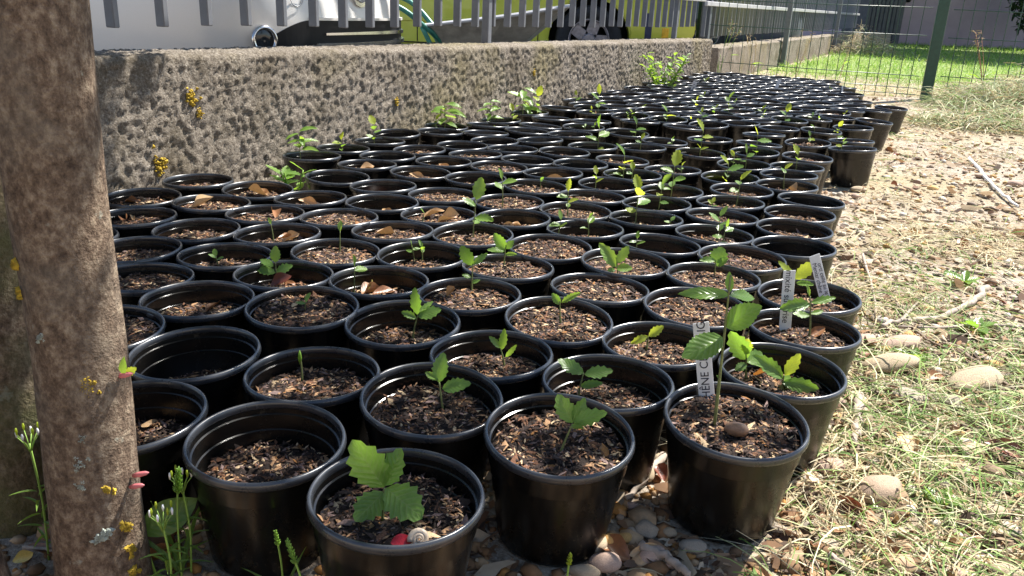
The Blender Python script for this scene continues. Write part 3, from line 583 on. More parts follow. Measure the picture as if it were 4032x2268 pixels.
def blob(n, rad, seed, thick=.004):
    v = [(0, 0, thick)]; f = []
    for ring in (0.5, 1.0):
        for k in range(n):
            a = 2 * math.pi * k / n; rr = rad * ring * (1 + .35 * math.sin(a * 3 + seed) + .25 * math.sin(a * 5 + 2 * seed))
            v.append((rr * math.cos(a), rr * math.sin(a), thick * (1 if ring < 1 else 0) + (.002 * math.sin(7 * a + seed) if ring < 1 else -.002)))
    for k in range(n):
        k2 = (k + 1) % n; f.append((0, 1 + k, 1 + k2)); f.append((1 + k, 1 + n + k, 1 + n + k2, 1 + k2))
    return v, f
for i, (s, z, r0) in enumerate([(-.47, .345, .022), (-.60, .17, .020), (-.44, .30, .010), (.6, .25, .012), (1.9, .30, .012)]):   # lichen rosettes on the render
    parts = [blob(8, r0 * random.uniform(.14, .28), i * 3 + j, .004) for j in range(34)]
    parts = [([(x + random.gauss(0, r0 * .55), y + random.gauss(0, r0 * .7), zz) for x, y, zz in v] if False else [(x + ox, y + oy, zz) for x, y, zz in v], f)
             for (v, f), ox, oy in [(pp, random.gauss(0, r0 * .55), random.gauss(0, r0 * .7)) for pp in parts]]
    v, f = merge(parts); obj('lichen', mesh('lichen', v, f, M['lichen_y']), wall1, (s, -.005, z), (R(90), 0, 0))

# ------------------------------------------------------------------ slatted fence on the wall
def slat_fence(name, label, s0, s1, zb, posts, zfoot, railz):
    t = empty(name, WA, (0, 0, WROT)); tag(t, label, 'fence')
    me = bevbox('slat', 0, .021, 0, .037, 0, 1.25, .003, M['slat'], 1)
    n = int((s1 - s0) / .176) + 1
    for k in range(n):
        s = s0 + k * .176; o = obj('slat', me, t, (s, .146, zb(s) + random.uniform(-.004, .004)), (0, 0, random.uniform(-.03, .03)))
    for s in posts:
        f = zfoot(s); obj('post', bevbox('post', -.02, .02, -.02, .02, 0, 1.85 - f, .004, M['slat'], 1), t, (s, .165, f))
    obj('rail', bevbox('rail', s0 - .1, s1 + .1, .118, .1455, railz, railz + .042, .004, M['rail'], 1), t)
    obj('rail', bevbox('rail', s0 - .1, s1 + .1, .118, .1455, 1.55, 1.592, .004, M['rail'], 1), t)
    return t
slat_fence('slat_fence', 'grey slatted fence standing on the rough-cast wall', -.586 - .176 * 6, 5.70, lambda s: .5385 - .0052 * s,
           (-1.35, 1.66, 5.02), lambda s: .455 - .0105 * s, .735)
f2 = slat_fence('slat_fence', 'grey slatted fence continuing beyond the green mesh fence', 5.95, 19.9, lambda s: .415, (11.9, 19.2), lambda s: .31, .70)
for s in (9.4, 14.6): obj('post', bevbox('post', -.03, .03, -.06, 0, 0, 1.8, .004, M['slat'], 1), f2, (s, -.01, 0))

# ------------------------------------------------------------------ cars
def sell(u, hl, hw, p=3.4):
    c, s = math.cos(u), math.sin(u)
    return hl * math.copysign(abs(c) ** (2 / p), c), hw * math.copysign(abs(s) ** (2 / p), s)
def wheel_mesh(r, w):
    v, f = lathe([(r * .62, -w / 2 + .01), (r * .9, -w / 2), (r * .985, -w / 2 + .02), (r, 0), (r * .985, w / 2 - .02), (r * .9, w / 2), (r * .62, w / 2 - .01)], 40, True)
    return mesh('tyre', v, f, M['rubber'])
def rim_mesh(r, w):
    parts = [lathe([(r * .56, .02), (r * .63, .025), (r * .63, w / 2 - .012), (r * .60, w / 2 - .010), (r * .55, w / 2 - .04)], 40, True),
             lathe([(0, w / 2 + .006), (r * .17, w / 2 + .004), (r * .2, w / 2 - .01), (r * .2, .02), (0, .02)], 24)]
    for k in range(5):
        a = 2 * math.pi * k / 5; ca, sa = math.cos(a), math.sin(a); bv, bf = box(r * .15, r * .61, -r * .165, r * .165, .02, w / 2 - .03)
        parts.append(([(x * ca - y * sa, x * sa + y * ca, z) for x, y, z in bv], bf))
    v, f = merge(parts); return mesh('rim', v, f, M['wheel_alloy'], False)
def add_wheel(t, x, y, z, r, w, side):
    wh = obj('wheel', wheel_mesh(r, w), t, (x, y, z), (R(90) * (1 if side < 0 else -1), 0, 0)); obj('rim', rim_mesh(r, w), wh); return wh
def car(name, label, loc, rotz, paint, L=3.9, hw=.86, seg=96):
    t = empty(name, loc, (0, 0, rotz)); tag(t, label, 'car'); hl = L / 2
    lv = [(.20, .05, 0), (.28, .015, 0), (.38, .0, 0), (.50, 0, 0), (.58, .006, 0), (.66, .02, 0), (.76, .05, 0), (.84, .10, 0), (.90, .18, 0)]
    v, f = [], []
    for z, ins, dx in lv:
        for k in range(seg):
            x, y = sell(2 * math.pi * k / seg, hl - ins, hw - ins * .5); v.append((x - hl, y, z))
    for i in range(len(lv) - 1):
        for k in range(seg):
            k2 = (k + 1) % seg; f.append((i * seg + k, i * seg + k2, (i + 1) * seg + k2, (i + 1) * seg + k))
    f.append(tuple(range((len(lv) - 1) * seg, len(lv) * seg))); f.append(tuple(range(seg - 1, -1, -1)))
    me = mesh('body', v, f, M[paint]); me.shade_smooth() if hasattr(me, 'shade_smooth') else None
    obj('body', me, t)
    v, f = [], []
    for i, (z, x0, x1, w) in enumerate([(.89, -.95, -L + .2, hw - .1), (1.15, -1.35, -L + .42, hw - .16), (1.42, -1.9, -L + .75, hw - .26), (1.47, -2.05, -L + 1.0, hw - .36)]):
        for k in range(48):
            x, y = sell(2 * math.pi * k / 48, (x0 - x1) / 2, w, 5); v.append((x + (x0 + x1) / 2, y, z))
    for i in range(3):
        for k in range(48):
            k2 = (k + 1) % 48; f.append((i * 48 + k, i * 48 + k2, (i + 1) * 48 + k2, (i + 1) * 48 + k))
    f.append(tuple(range(144, 192)))
    obj('cabin', mesh('cabin', v, f, [M['glass_dark'], M[paint]], True, [0] * 96 + [1] * 49), t)
    for sx in (-1.28, -L + .72):
        for sy in (-1, 1): add_wheel(t, sx, sy * (hw - .085), .305, .305, .19, sy)
    return t
CARZ = .012
silver = car('parked_car', 'silver parked car with its nose to the slatted fence', (-.775, 4.0, .035), math.atan2(-.445, .8955), 'silver')
def outline(y, off=0.):     # the bumper's plan curve, local to the silver car
    hl, hw, p = 1.95, .86, 3.4
    x = hl * (max(0, 1 - (abs(y) / hw) ** p)) ** (1 / p) - hl
    e = 1e-3; x2 = hl * (max(0, 1 - (abs(y + e) / hw) ** p)) ** (1 / p) - hl; tx, ty = x2 - x, e; l = math.hypot(tx, ty)
    return x + ty / l * off, y - tx / l * off
def band(name, y0, y1, zb, zt, off, mat, n=60, thick=.02, tilt=0.):
    v, f = [], []
    for i in range(n + 1):
        y = y0 + (y1 - y0) * i / n; a, b = zb(y), zt(y)
        for z, o in ((a, off - thick), (a, off), (b, off), (b, off - thick)):
            x, yy = outline(y, o); v.append((x, yy, z))
    for i in range(n):
        for k in range(4): f.append((i * 4 + k, i * 4 + 4 + k, i * 4 + 4 + (k + 1) % 4, i * 4 + (k + 1) % 4))
    f += [(0, 1, 2, 3), (n * 4 + 3, n * 4 + 2, n * 4 + 1, n * 4)]
    return obj(name, mesh(name, v, f, mat, False), silver)
band('grille', -.66, .80, lambda y: .24, lambda y: max(.26, .512 - (0 if y > -.30 else .24 * ((-.30 - y) / .36) ** 1.7)), .006, M['black_trim'])
band('grille_strip', -.22, .66, lambda y: .450, lambda y: .462 + .004 * math.sin(y * 3), .016, M['chrome'])
band('grille_strip', -.28, .70, lambda y: .400 + .012 * max(0, y), lambda y: .416 + .016 * max(0, y), .020, M['chrome'])
band('bumper_lip', -.30, .70, lambda y: .512, lambda y: .524, .012, M['silver'])
ox, oy = outline(-.50, .008); an = -.32
v, f = lathe([(.040, 0), (.056, .002), (.060, .008), (.056, .016), (.046, .016), (.042, .006)], 32, True)
fl = obj('fog_lamp', mesh('fog_lamp', v, f, M['chrome']), silver, (ox, oy, .43), (0, R(90), an))
v, f = lathe([(0, .004), (.02, .006), (.042, .002)], 24); obj('lens', mesh('lens', v, f, M['glass_dark']), fl)
v, f = lathe([(.030, 0), (.0325, .001), (.035, 0), (.0325, -.002)], 32, True)
ox, oy = outline(-.36, .002); obj('tow_eye_cover', mesh('tow_eye_cover', v, f, M['badge']), silver, (ox, oy, .60), (0, R(90), -.2))
sh = [(-.055, .10), (.055, .10), (.066, .05), (.058, .0), (.03, -.045), (0, -.055), (-.03, -.045), (-.058, 0), (-.066, .05)]
v = [(0.006, a, b) for a, b in sh] + [(-.02, a, b) for a, b in sh]; n = len(sh)
f = [tuple(range(n)), tuple(range(2 * n - 1, n - 1, -1))] + [(i, i + n, (i + 1) % n + n, (i + 1) % n) for i in range(n)]
bd = obj('badge', mesh('badge', v, f, M['badge'], False), silver, (.004, .045, .645))
sh2 = [(a * 1.3, b * 1.25 - .006) for a, b in sh]; v = [(0.0, a, b) for a, b in sh2] + [(-.03, a, b) for a, b in sh2]
obj('badge_surround', mesh('badge_surround', v, f, M['chrome'], False), silver, (.0035, .045, .643))
def text_mesh(name, s, size, mat, shear=0., extrude=.0003, align='CENTER'):
    cu = bpy.data.curves.new(name, 'FONT'); cu.body = s; cu.size = size; cu.shear = shear; cu.extrude = extrude; cu.align_x = align; cu.align_y = 'CENTER'
    to = bpy.data.objects.new(name, cu); COL.objects.link(to); bpy.context.view_layer.update()
    me = bpy.data.meshes.new_from_object(to.evaluated_get(bpy.context.evaluated_depsgraph_get()))
    bpy.data.objects.remove(to); me.materials.clear(); me.materials.append(mat); me.name = name; return me
obj('lettering', text_mesh('lettering', 'SLIS', .046, M['ink'], 0, .001), bd, (.008, -.004, .012), (R(90), 0, R(90)))

# lime car seen from the side
lime = empty('parked_car', (0, 8.34, CARZ)); tag(lime, 'lime green parked car side-on behind the wheelbarrow', 'car')
def arch(cx, cz, r, a0, a1, n=14): return [(cx + r * math.cos(a0 + (a1 - a0) * i / n), cz + r * math.sin(a0 + (a1 - a0) * i / n)) for i in range(n + 1)]
WX, WZ, WR = .64, .325, .395
pf = [(1.60, .30), (1.66, .45), (1.62, .75), (1.50, .95), (1.2, 1.02), (.9, 1.45), (.3, 1.55), (-1.5, 1.52), (-2.1, 1.0), (-2.9, .85), (-3.0, .5), (-2.95, .25), (-2.45, .22)]
pf += [(x, z) for x, z in arch(-2.05, WZ, WR, math.pi + .28, -.28)][::1]
pf += [(-1.6, .22), (.20, .22)] + arch(WX, WZ, WR, math.pi + .28, -.28) + [(1.10, .24)]
bm = bmesh.new(); vv = [bm.verts.new((x, 0, z)) for x, z in pf]; fc = bm.faces.new(vv)
ex = bmesh.ops.extrude_face_region(bm, geom=[fc]); bmesh.ops.translate(bm, verts=[e for e in ex['geom'] if isinstance(e, bmesh.types.BMVert)], vec=(0, 1.62, 0))
bmesh.ops.recalc_face_normals(bm, faces=bm.faces[:]); bmesh.ops.bevel(bm, geom=bm.edges[:], offset=.018, segments=2, affect='EDGES')
bmesh.ops.triangulate(bm, faces=[q for q in bm.faces if len(q.verts) > 4])
me = bpy.data.meshes.new('body'); bm.to_mesh(me); bm.free(); me.materials.append(M['lime']); obj('body', me, lime)
for cx in (WX, -2.05):
    add_wheel(lime, cx, .115, WZ, .325, .2, -1)
    v, f = lathe([(0, .16), (WR + .012, .16), (WR + .012, .30), (0, .30)], 32); obj('wheel_arch_liner', mesh('wheel_arch_liner', v, f, M['black_trim']), lime, (cx, 0, WZ), (R(-90), 0, 0))
for x, z0, z1 in ((-1.02, .255, .95), (.145, .255, .95), (-2.45, .4, .95)): obj('door_seam', bevbox('door_seam', x - .005, x + .005, -.0025, .01, z0, z1, .001, M['black_trim'], 1), lime)
obj('sill_seam', bevbox('sill_seam', -1.6, .2, -.0025, .01, .238, .25, .001, M['black_trim'], 1), lime)
obj('door_moulding', bevbox('door_moulding', -1.6, .2, -.012, .01, .44, .475, .004, M['lime'], 1), lime)
obj('bumper_band', bevbox('bumper_band', 1.17, 1.235, -.003, .01, .30, .6, .002, simple('navy_band', (.02, .03, .08), .4), 1), lime)
obj('reflector', bevbox('reflector', 1.335, 1.40, -.004, .01, .31, .47, .003, simple('amber_reflector', (.75, .42, .02), .25), 1), lime)
car('parked_car', 'dark grey parked car behind the far slatted fence', (4.35, 13.6, CARZ), math.atan2(-.445, .8955) + .05, 'grey_post')

# wheelbarrow between wall and lime car
wb = empty('wheelbarrow', (-.13, 6.42, 0)); wb.scale = (1.28, 1.15, 1.0); tag(wb, 'galvanised wheelbarrow with teal handles behind the slatted fence', 'wheelbarrow')
zs_ = lambda z: .655 + (z - .655) * 1.28
v, f = [], []
ring_t = [(-.455, -.22, .512), (.0, -.30, .580), (.31, -.26, .640), (.375, 0, .652), (.31, .26, .640), (0, .30, .580), (-.455, .22, .512), (-.47, 0, .512)]
ring_b = [(-.375, -.14, .415), (-.1, -.17, .42), (.10, -.15, .432), (.13, 0, .434), (.10, .15, .432), (-.1, .17, .42), (-.375, .14, .415), (-.38, 0, .415)]
ring_t = [(a, b_, zs_(c)) for a, b_, c in ring_t]; ring_b = [(a, b_, zs_(c)) for a, b_, c in ring_b]
for e in (0, 1):
    for q in ring_t: v.append((q[0] * (1 - .012 * e), q[1] * (1 - .02 * e), q[2]))
for e in (0, 1):
    for q in ring_b: v.append((q[0], q[1], q[2] + .004 * e))
for k in range(8):
    k2 = (k + 1) % 8; f += [(16 + k, 16 + k2, k2, k), (24 + k2, 24 + k, 8 + k, 8 + k2), (k, k2, 8 + k2, 8 + k)]
f += [tuple(range(23, 15, -1)), tuple(range(24, 32))]
obj('tray', mesh('tray', v, f, M['galv'], False), wb)
v, f = tube(smooth_path([Vector(q) for q in ring_t] + [Vector(ring_t[0])], 6), .011, 8, False); obj('tray_rim', mesh('tray_rim', v, f, M['rail']), wb)
for sy in (-1, 1):
    dz = .03 if sy > 0 else -.005
    v, f = tube(smooth_path([(-.98, sy * .30, .668 + dz), (-.62, sy * .29, .617 + dz), (-.43, sy * .22, .452), (-.30, sy * .10, .335), (.1, sy * .09, .325), (.43, sy * .07, .19)], 8), .017, 10)
    h = obj('handle', mesh('handle', v, f, M['green_tube']), wb)
    v, f = tube([(-1.06, sy * .30, .669 + dz), (-.96, sy * .30, .664 + dz)], .021, 10); obj('grip', mesh('grip', v, f, M['rubber']), h)
    v, f = tube(smooth_path([(-.46, sy * .23, .465), (-.38, sy * .22, .26), (-.30, sy * .22, .012), (-.20, sy * .22, .012)], 6), .014, 8); obj('leg', mesh('leg', v, f, M['green_tube']), wb)
w_ = obj('wheel', wheel_mesh(.19, .085), wb, (.43, 0, .19), (R(90), 0, 0)); obj('rim', rim_mesh(.19, .07), w_)

# ------------------------------------------------------------------ green mesh fence
def mesh_panel(p0, p1, label, zs):
    p0, p1 = Vector((*p0, 0)), Vector((*p1, 0)); d = p1 - p0; L = d.length; t = empty('mesh_fence_panel', p0, (0, 0, math.atan2(d.y, d.x))); tag(t, label, 'fence')
    vv, ff = tube([(0, 0, -.01), (0, 0, .04), (0, 0, .9), (0, 0, 1.55)], .0033, 6); me = mesh('wire', vv, ff, M['green_paint'])
    n = int(round(L / .09))
    for k in range(1, n): obj('upright_wire', me, t, (k * L / n, 0, 0), (R(random.uniform(-.3, .3)), R(random.uniform(-.5, .5)), 0))
    for z in zs:
        vv, ff = tube([(0.02, -.006, z), (L * .5, -.006, z - .004), (L - .02, -.006, z)], .0036, 6); obj('cross_wire', mesh('cross_wire', vv, ff, M['green_paint']), t)
    return t
GP, GQ = (1.80, 8.47), (3.56, 7.48)
mesh_panel(GP, (3.51, 7.51), 'green welded mesh fence panel between grey post and green post', (.03, .085, .19, .53, .76, 1.15, 1.5))
mesh_panel((3.62, 7.45), (5.75, 6.95), 'green welded mesh fence panel beside the mown grass heap', (.09, .20, .52, .75, 1.1, 1.45))
o = obj('fence_post', bevbox('fence_post', -.045, .045, -.03, .03, 0, 1.9, .006, M['green_paint'], 2), None, (3.565, 7.48, -.005), (0, 0, -.35)); tag(o, 'thick dark green square fence post by the mown grass heap', 'post')
o = obj('fence_post', bevbox('fence_post', -.045, .045, -.04, .04, 0, 1.9, .005, M['grey_post'], 2), None, (1.775, 8.49, -.005), (0, 0, -.45)); tag(o, 'slate grey square fence post at the end of the rough-cast wall', 'post')
o = obj('fence_post', bevbox('fence_post', -.03, .03, -.03, .03, 0, 1.8, .005, M['green_paint'], 2), None, (1.745, 8.58, -.005), (0, 0, -.45)); tag(o, 'slim dark green post just behind the slate grey post', 'post')

# ------------------------------------------------------------------ building beyond the lawn
bl = empty('house', (9.6, 23.6, 0), (0, 0, .22)); tag(bl, 'pinkish rendered house wall beyond the lawn', 'house')
obj('wall', bevbox('wall', 0, 12, .03, 4, -.05, 6.6, .02, M['pink'], 1), bl)
obj('plinth', bevbox('plinth', 0, 12, 0, .4, -.05, 1.02, .006, M['pink'], 1), bl)
v, f = [], []
obj('roof', bevbox('roof', -.4, 12.4, -.4, 4.4, 6.6, 6.85, .03, M['stone4'], 1), bl)
v, f = lathe([(0, 0), (.07, 0), (.07, .05), (0, .06)], 12); obj('vent', mesh('vent', v, f, M['black_trim']), bl, (.75, -.0, 1.16), (R(90), 0, 0))
sh = empty('garden_shed', (8.75, 22.3, 0), (0, 0, .35)); tag(sh, 'dark corrugated metal shed corner at the end of the slatted fence', 'shed')
for k in range(9): obj('cladding_panel', bevbox('cladding_panel', k * .13, k * .13 + .115, 0, .9, -.02, 2.6, .02, M['dark_pipe'], 2), sh)
obj('backing', bevbox('backing', .01, 1.15, .05, .85, -.02, 2.55, .01, M['dark_pipe'], 1), sh)
obj('base_box', bevbox('base_box', -.25, .55, -.35, -.02, 0, .30, .02, M['stone5'], 1), sh)
# ------------------------------------------------------------------ leaves
def leaf_unit(name, mat, teeth=6, spiny=1., fold=.25, curl=-.25, twist=0., seed=0, half=.25, peak=.9, rows=None, wav=.0, cross=0.):
    rs = np.random.default_rng(seed); rows = rows or (2 * teeth + 3 if teeth else 11); v, f, uv = [], [], []
    for i in range(rows):
        t = i / (rows - 1); w = half * max(.02, math.sin(math.pi * t ** peak) ** .75)
        if i == rows - 1: w = .004
        k = 1.; adv = 0.
        if teeth and 0 < i < rows - 1:
            if i % 2: k = 1 + .20 * spiny * rs.uniform(.7, 1.3); adv = .028 * spiny
            else: k = 1 - .16 * spiny
        for c in (-1, -.55, 0, .55, 1):
            e = abs(c) == 1; y = c * w * (k if e else 1); x = t + (adv if e else 0)
            z = fold * abs(y) + curl * t * t * .5 + twist * y * t + cross * y * y * 6 + (wav * math.sin(t * 9 + c * 2 + seed) * abs(c)) + rs.normal(0, .006) * (1 if e else .3)
            v.append((x, y, z)); uv.append((t, .5 + c * .5))
    for i in range(rows - 1):
        for c in range(4): f.append((i * 5 + c, (i + 1) * 5 + c, (i + 1) * 5 + c + 1, i * 5 + c + 1))
    return mesh(name, v, f, mat, True, uv=uv)
LEAF = {}
for key, mk in ((0, 'leaf'), (1, 'leaf_light'), (2, 'leaf_young')):
    LEAF[key] = [leaf_unit('leaf', M[mk], random.choice((4, 5, 5)), random.uniform(.6, 1.0), random.uniform(.12, .42), random.uniform(-.45, .12), random.uniform(-.5, .5), 20 + i + key * 9, wav=.012) for i in range(5)]
LEAF['chestnut'] = [leaf_unit('leaf', M['leaf'], 10, .3, .15, -.3, .1, 77 + i, wav=.015) for i in range(2)]
LEAF['plain'] = [leaf_unit('leaf', M['leaf_light'], 0, 0, .3, -.7, .2, 90 + i, .2, 1.0, wav=.02) for i in range(3)]
DRYL = {k: [leaf_unit('fallen_leaf', M['dry%d' % k], 0, 0, .35, random.uniform(-.5, .7), random.uniform(-1, 1), 200 + 7 * k + i, random.uniform(.2, .27), random.uniform(.85, 1.05), 13, .03, random.uniform(.2, .8)) for i in range(4)] for k in range(5)}
def orient(d, up):
    x = Vector(d).normalized(); z = Vector(up) - x * Vector(up).dot(x)
    if z.length < .05: z = x.orthogonal()
    z.normalize(); y = z.cross(x); return Matrix((x, y, z)).transposed().to_quaternion()
def add_leaf(parent, me, at, tip, wr=.5, up=(0, 0, 1)):
    at, tip = Vector(at), Vector(tip); L = (tip - at).length
    o = bpy.data.objects.new('leaf', me); o.parent = parent; o.location = at; o.rotation_mode = 'QUATERNION'; o.rotation_quaternion = orient(tip - at, up)
    o.scale = (L, L * wr / .5, L); link(o); return o

# ------------------------------------------------------------------ tree: three stems, limbs and a crown above the picture
tree = empty('tree', (-.443, .78, 0)); tag(tree, 'multi-stemmed tree with lichen-spotted bark beside the front pots', 'tree')
def trunk(pts, rad, mat, seed):
    pts = smooth_path(pts, 14); n = len(pts); seg = 44; v = []
    rr = np.interp(np.linspace(0, 1, n), np.linspace(0, 1, len(rad)), rad)
    for i, p in enumerate(pts):
        for k in range(seg):
            a = 2 * math.pi * k / seg; v.append((p.x, p.y, p.z, math.cos(a), math.sin(a), rr[i]))
    v = np.array(v); q = np.stack([v[:, 3] * 1.2, v[:, 4] * 1.2, v[:, 2] * 4], 1)
    r = v[:, 5] * (1 + .045 * vnoise(q * 1.3 + seed) + .02 * vnoise(q * np.array([5, 5, 3]) + seed) + .012 * vnoise(q * np.array([14, 14, 6]) + seed))
    V = np.stack([v[:, 0] + v[:, 3] * r, v[:, 1] + v[:, 4] * r, v[:, 2]], 1)
    F = [(i * seg + k, i * seg + (k + 1) % seg, (i + 1) * seg + (k + 1) % seg, (i + 1) * seg + k) for i in range(n - 1) for k in range(seg)]
    return mesh('trunk', V, F, mat)
T1 = [(-.008, 0, -.03), (-.006, 0, .12), (0, 0, .26), (-.001, 0, .45), (.002, 0, .62), (.01, .02, .95), (.06, .10, 1.5), (.16, .3, 2.1)]
t1 = obj('trunk', trunk(T1, [.050, .0465, .045, .0448, .0445, .044, .038, .03], M['bark'], 4), tree)
t2 = obj('trunk', trunk([(-.185, .145, -.05), (-.178, .145, .15), (-.168, .145, .45), (-.18, .15, .9), (-.3, .2, 1.6), (-.45, .35, 2.2)], [.062, .05, .047, .045, .04, .03], M['bark_green'], 9), tree)
t3 = obj('trunk', trunk([(-.118, -.07, -.04), (-.128, -.075, .12), (-.150, -.09, .4), (-.22, -.15, .9), (-.4, -.3, 1.6)], [.05, .045, .042, .04, .03], M['bark'], 13), tree)
for (x, y, z, r0, mt) in ((.030, -.046, .275, .011, 'lichen_y'), (.035, -.043, .155, .007, 'lichen_y'), (.012, -.052, .19, .008, 'lichen_g'), (.010, -.052, .165, .007, 'lichen_g'), (.025, -.047, .10, .010, 'lichen_g'),
                          (-.03, -.045, .10, .009, 'lichen_y'), (.048, -.028, .10, .007, 'lichen_y'), (.050, -.025, .07, .008, 'lichen_y'), (.050, -.026, .04, .007, 'lichen_y'), (-.01, -.053, .33, .006, 'lichen_g'),
                          (-.035, -.04, .40, .007, 'lichen_y'), (-.038, -.038, .37, .006, 'lichen_y'), (.02, -.05, .22, .005, 'lichen_g'), (-.02, -.05, .06, .008, 'lichen_g')):
    nrm = Vector((x, y, 0)).normalized(); parts = []
    for j in range(12):
        v, f = blob(11, r0 * random.uniform(.25, .5), j + x * 99, .0006); ox, oy = random.gauss(0, r0 * .45), random.gauss(0, r0 * .5); parts.append(([(a + ox, b + oy, c) for a, b, c in v], f))
    v, f = merge(parts); o = obj('lichen', mesh('lichen', v, f, M[mt]), t1, nrm * .0455 + Vector((-.002, 0, z))); o.rotation_mode = 'QUATERNION'; o.rotation_quaternion = nrm.to_track_quat('Z', 'Y')
bud = simple('pink_bud', (.55, .16, .17), .5)
for (z, a, kind) in ((.275, -.25, 1), (.155, -.15, 0), (.145, -.3, 0)):     # sprouting buds on the stem
    dv = Vector((math.cos(a), math.sin(a), .35)).normalized(); p0 = Vector((math.cos(a) * .043, math.sin(a) * .043, z))
    v, f = tube([p0, p0 + dv * .008, p0 + dv * .016, p0 + dv * .02], [.0022, .0032, .0024, .0005], 8); b_ = obj('bud', mesh('bud', v, f, bud), t1)
    if kind: add_leaf(b_, LEAF[2][0], p0 + dv * .008, p0 + Vector((.022, -.002, .012)), .5, (0, -1, .3)); add_leaf(b_, LEAF['plain'][0], p0 + dv * .008, p0 + Vector((.010, -.01, .022)), .45, (0, -1, .3))
limb_ends = [(.55, 1.2, 2.3), (-.6, 1.0, 2.4), (.1, .4, 2.6), (.9, .9, 2.1), (-1.0, .4, 2.2), (.3, 1.9, 2.2), (-.2, 2.0, 2.5)]
for e in limb_ends:
    v, f = tube(smooth_path([(.05, .08, 1.45), (e[0] * .45, e[1] * .4, 1.85), e], 8), [.02 - .0009 * i for i in range(17)], 8); obj('limb', mesh('limb', v, f, M['bark']), tree)
# crown: thousands of leaves in clumps; the gaps between clumps let flecks of sun through
sv = np.array(sun_vec); sh_ = sv[:2] / sv[2]
nC = 26000; tx = rng.uniform(-2.6, .95, nC); ty = rng.uniform(.1, 3.2, nC); tz = rng.uniform(1.75, 2.7, nC)
fsd = np.minimum(1.22 - .80 * tx - ty, (.27 - tx) * 1.2)
cl = vnoise(np.stack([tx * 5.5, ty * 5.5, tz * 3], 1)) + .6 * vnoise(np.stack([tx * 13, ty * 13, tz * 9], 1))
keep = (fsd + .22 * cl > .02) & (cl + np.clip(fsd, 0, .7) * 1.35 > -.05) & (rng.random(nC) < .62)
# a branch that also shades the near end of the wall
k2 = (np.hypot(tx + 1.40, ty - 2.02) < .27) & (rng.random(nC) < .95); keep |= k2; keep &= ~((np.hypot(tx + .50, ty - .70) < .17) & (rng.random(nC) < .8))
tx, ty, tz = tx[keep], ty[keep], tz[keep]; n = len(tx)
P = np.stack([tx + sh_[0] * (tz - .1), ty + sh_[1] * (tz - .1), tz], 1) - np.array([-.443, .78, 0])
ang = rng.uniform(0, 6.283, n); L = rng.uniform(.05, .085, n); W = L * .26; pit = rng.uniform(-.8, .5, n); rol = rng.normal(0, .5, n)
dx = np.stack([np.cos(ang) * np.cos(pit), np.sin(ang) * np.cos(pit), np.sin(pit)], 1); sdv = np.stack([-np.sin(ang), np.cos(ang), rol], 1); sdv /= np.linalg.norm(sdv, axis=1)[:, None]
Vc = np.stack([P, P + dx * (L * .5)[:, None] + sdv * W[:, None], P + dx * L[:, None] + np.array([0, 0, -.008]), P + dx * (L * .5)[:, None] - sdv * W[:, None]], 1).reshape(-1, 3)
o = obj('crown', bigmesh('crown', Vc, np.arange(n * 4).reshape(n, 4), M['crown'], smooth=False), tree)

# ------------------------------------------------------------------ pots
PROF = [(0, .003), (.066, .003), (.0712, 0), (.0722, .003), (.0722, .003), (.0865, .1108), (.0865, .1108), (.0882, .1125), (.0882, .1125), (.0905, .140), (.0905, .140), (.0888, .140), (.0888, .140), (.0880, .1335), (.0880, .1335), (.0858, .1325), (.0858, .1325), (.0845, .1125), (.0845, .1125), (.0825, .1115), (.0825, .1115), (.0700, .006), (0, .006)]
runs = [[PROF[0]]]
for a_, b_ in zip(PROF, PROF[1:]):
    if a_ == b_: runs.append([b_])          # a repeated point is a hard edge
    else: runs[-1].append(b_)
v, f = merge([lathe(q, 56) for q in runs if len(q) > 1]); ME_SHELL = mesh('pot_shell', v, f, M['plastic'])
ME_SHELL.polygons.foreach_set('use_smooth', np.ones(len(ME_SHELL.polygons), bool))
v, f = lathe([(.0893, .1385), (.0915, .1378), (.0940, .1392), (.0953, .1425), (.0950, .1465), (.0934, .1495), (.0912, .1500), (.0895, .1478), (.0887, .1430)], 64, True); ME_RIM = mesh('rim', v, f, M['rim'])
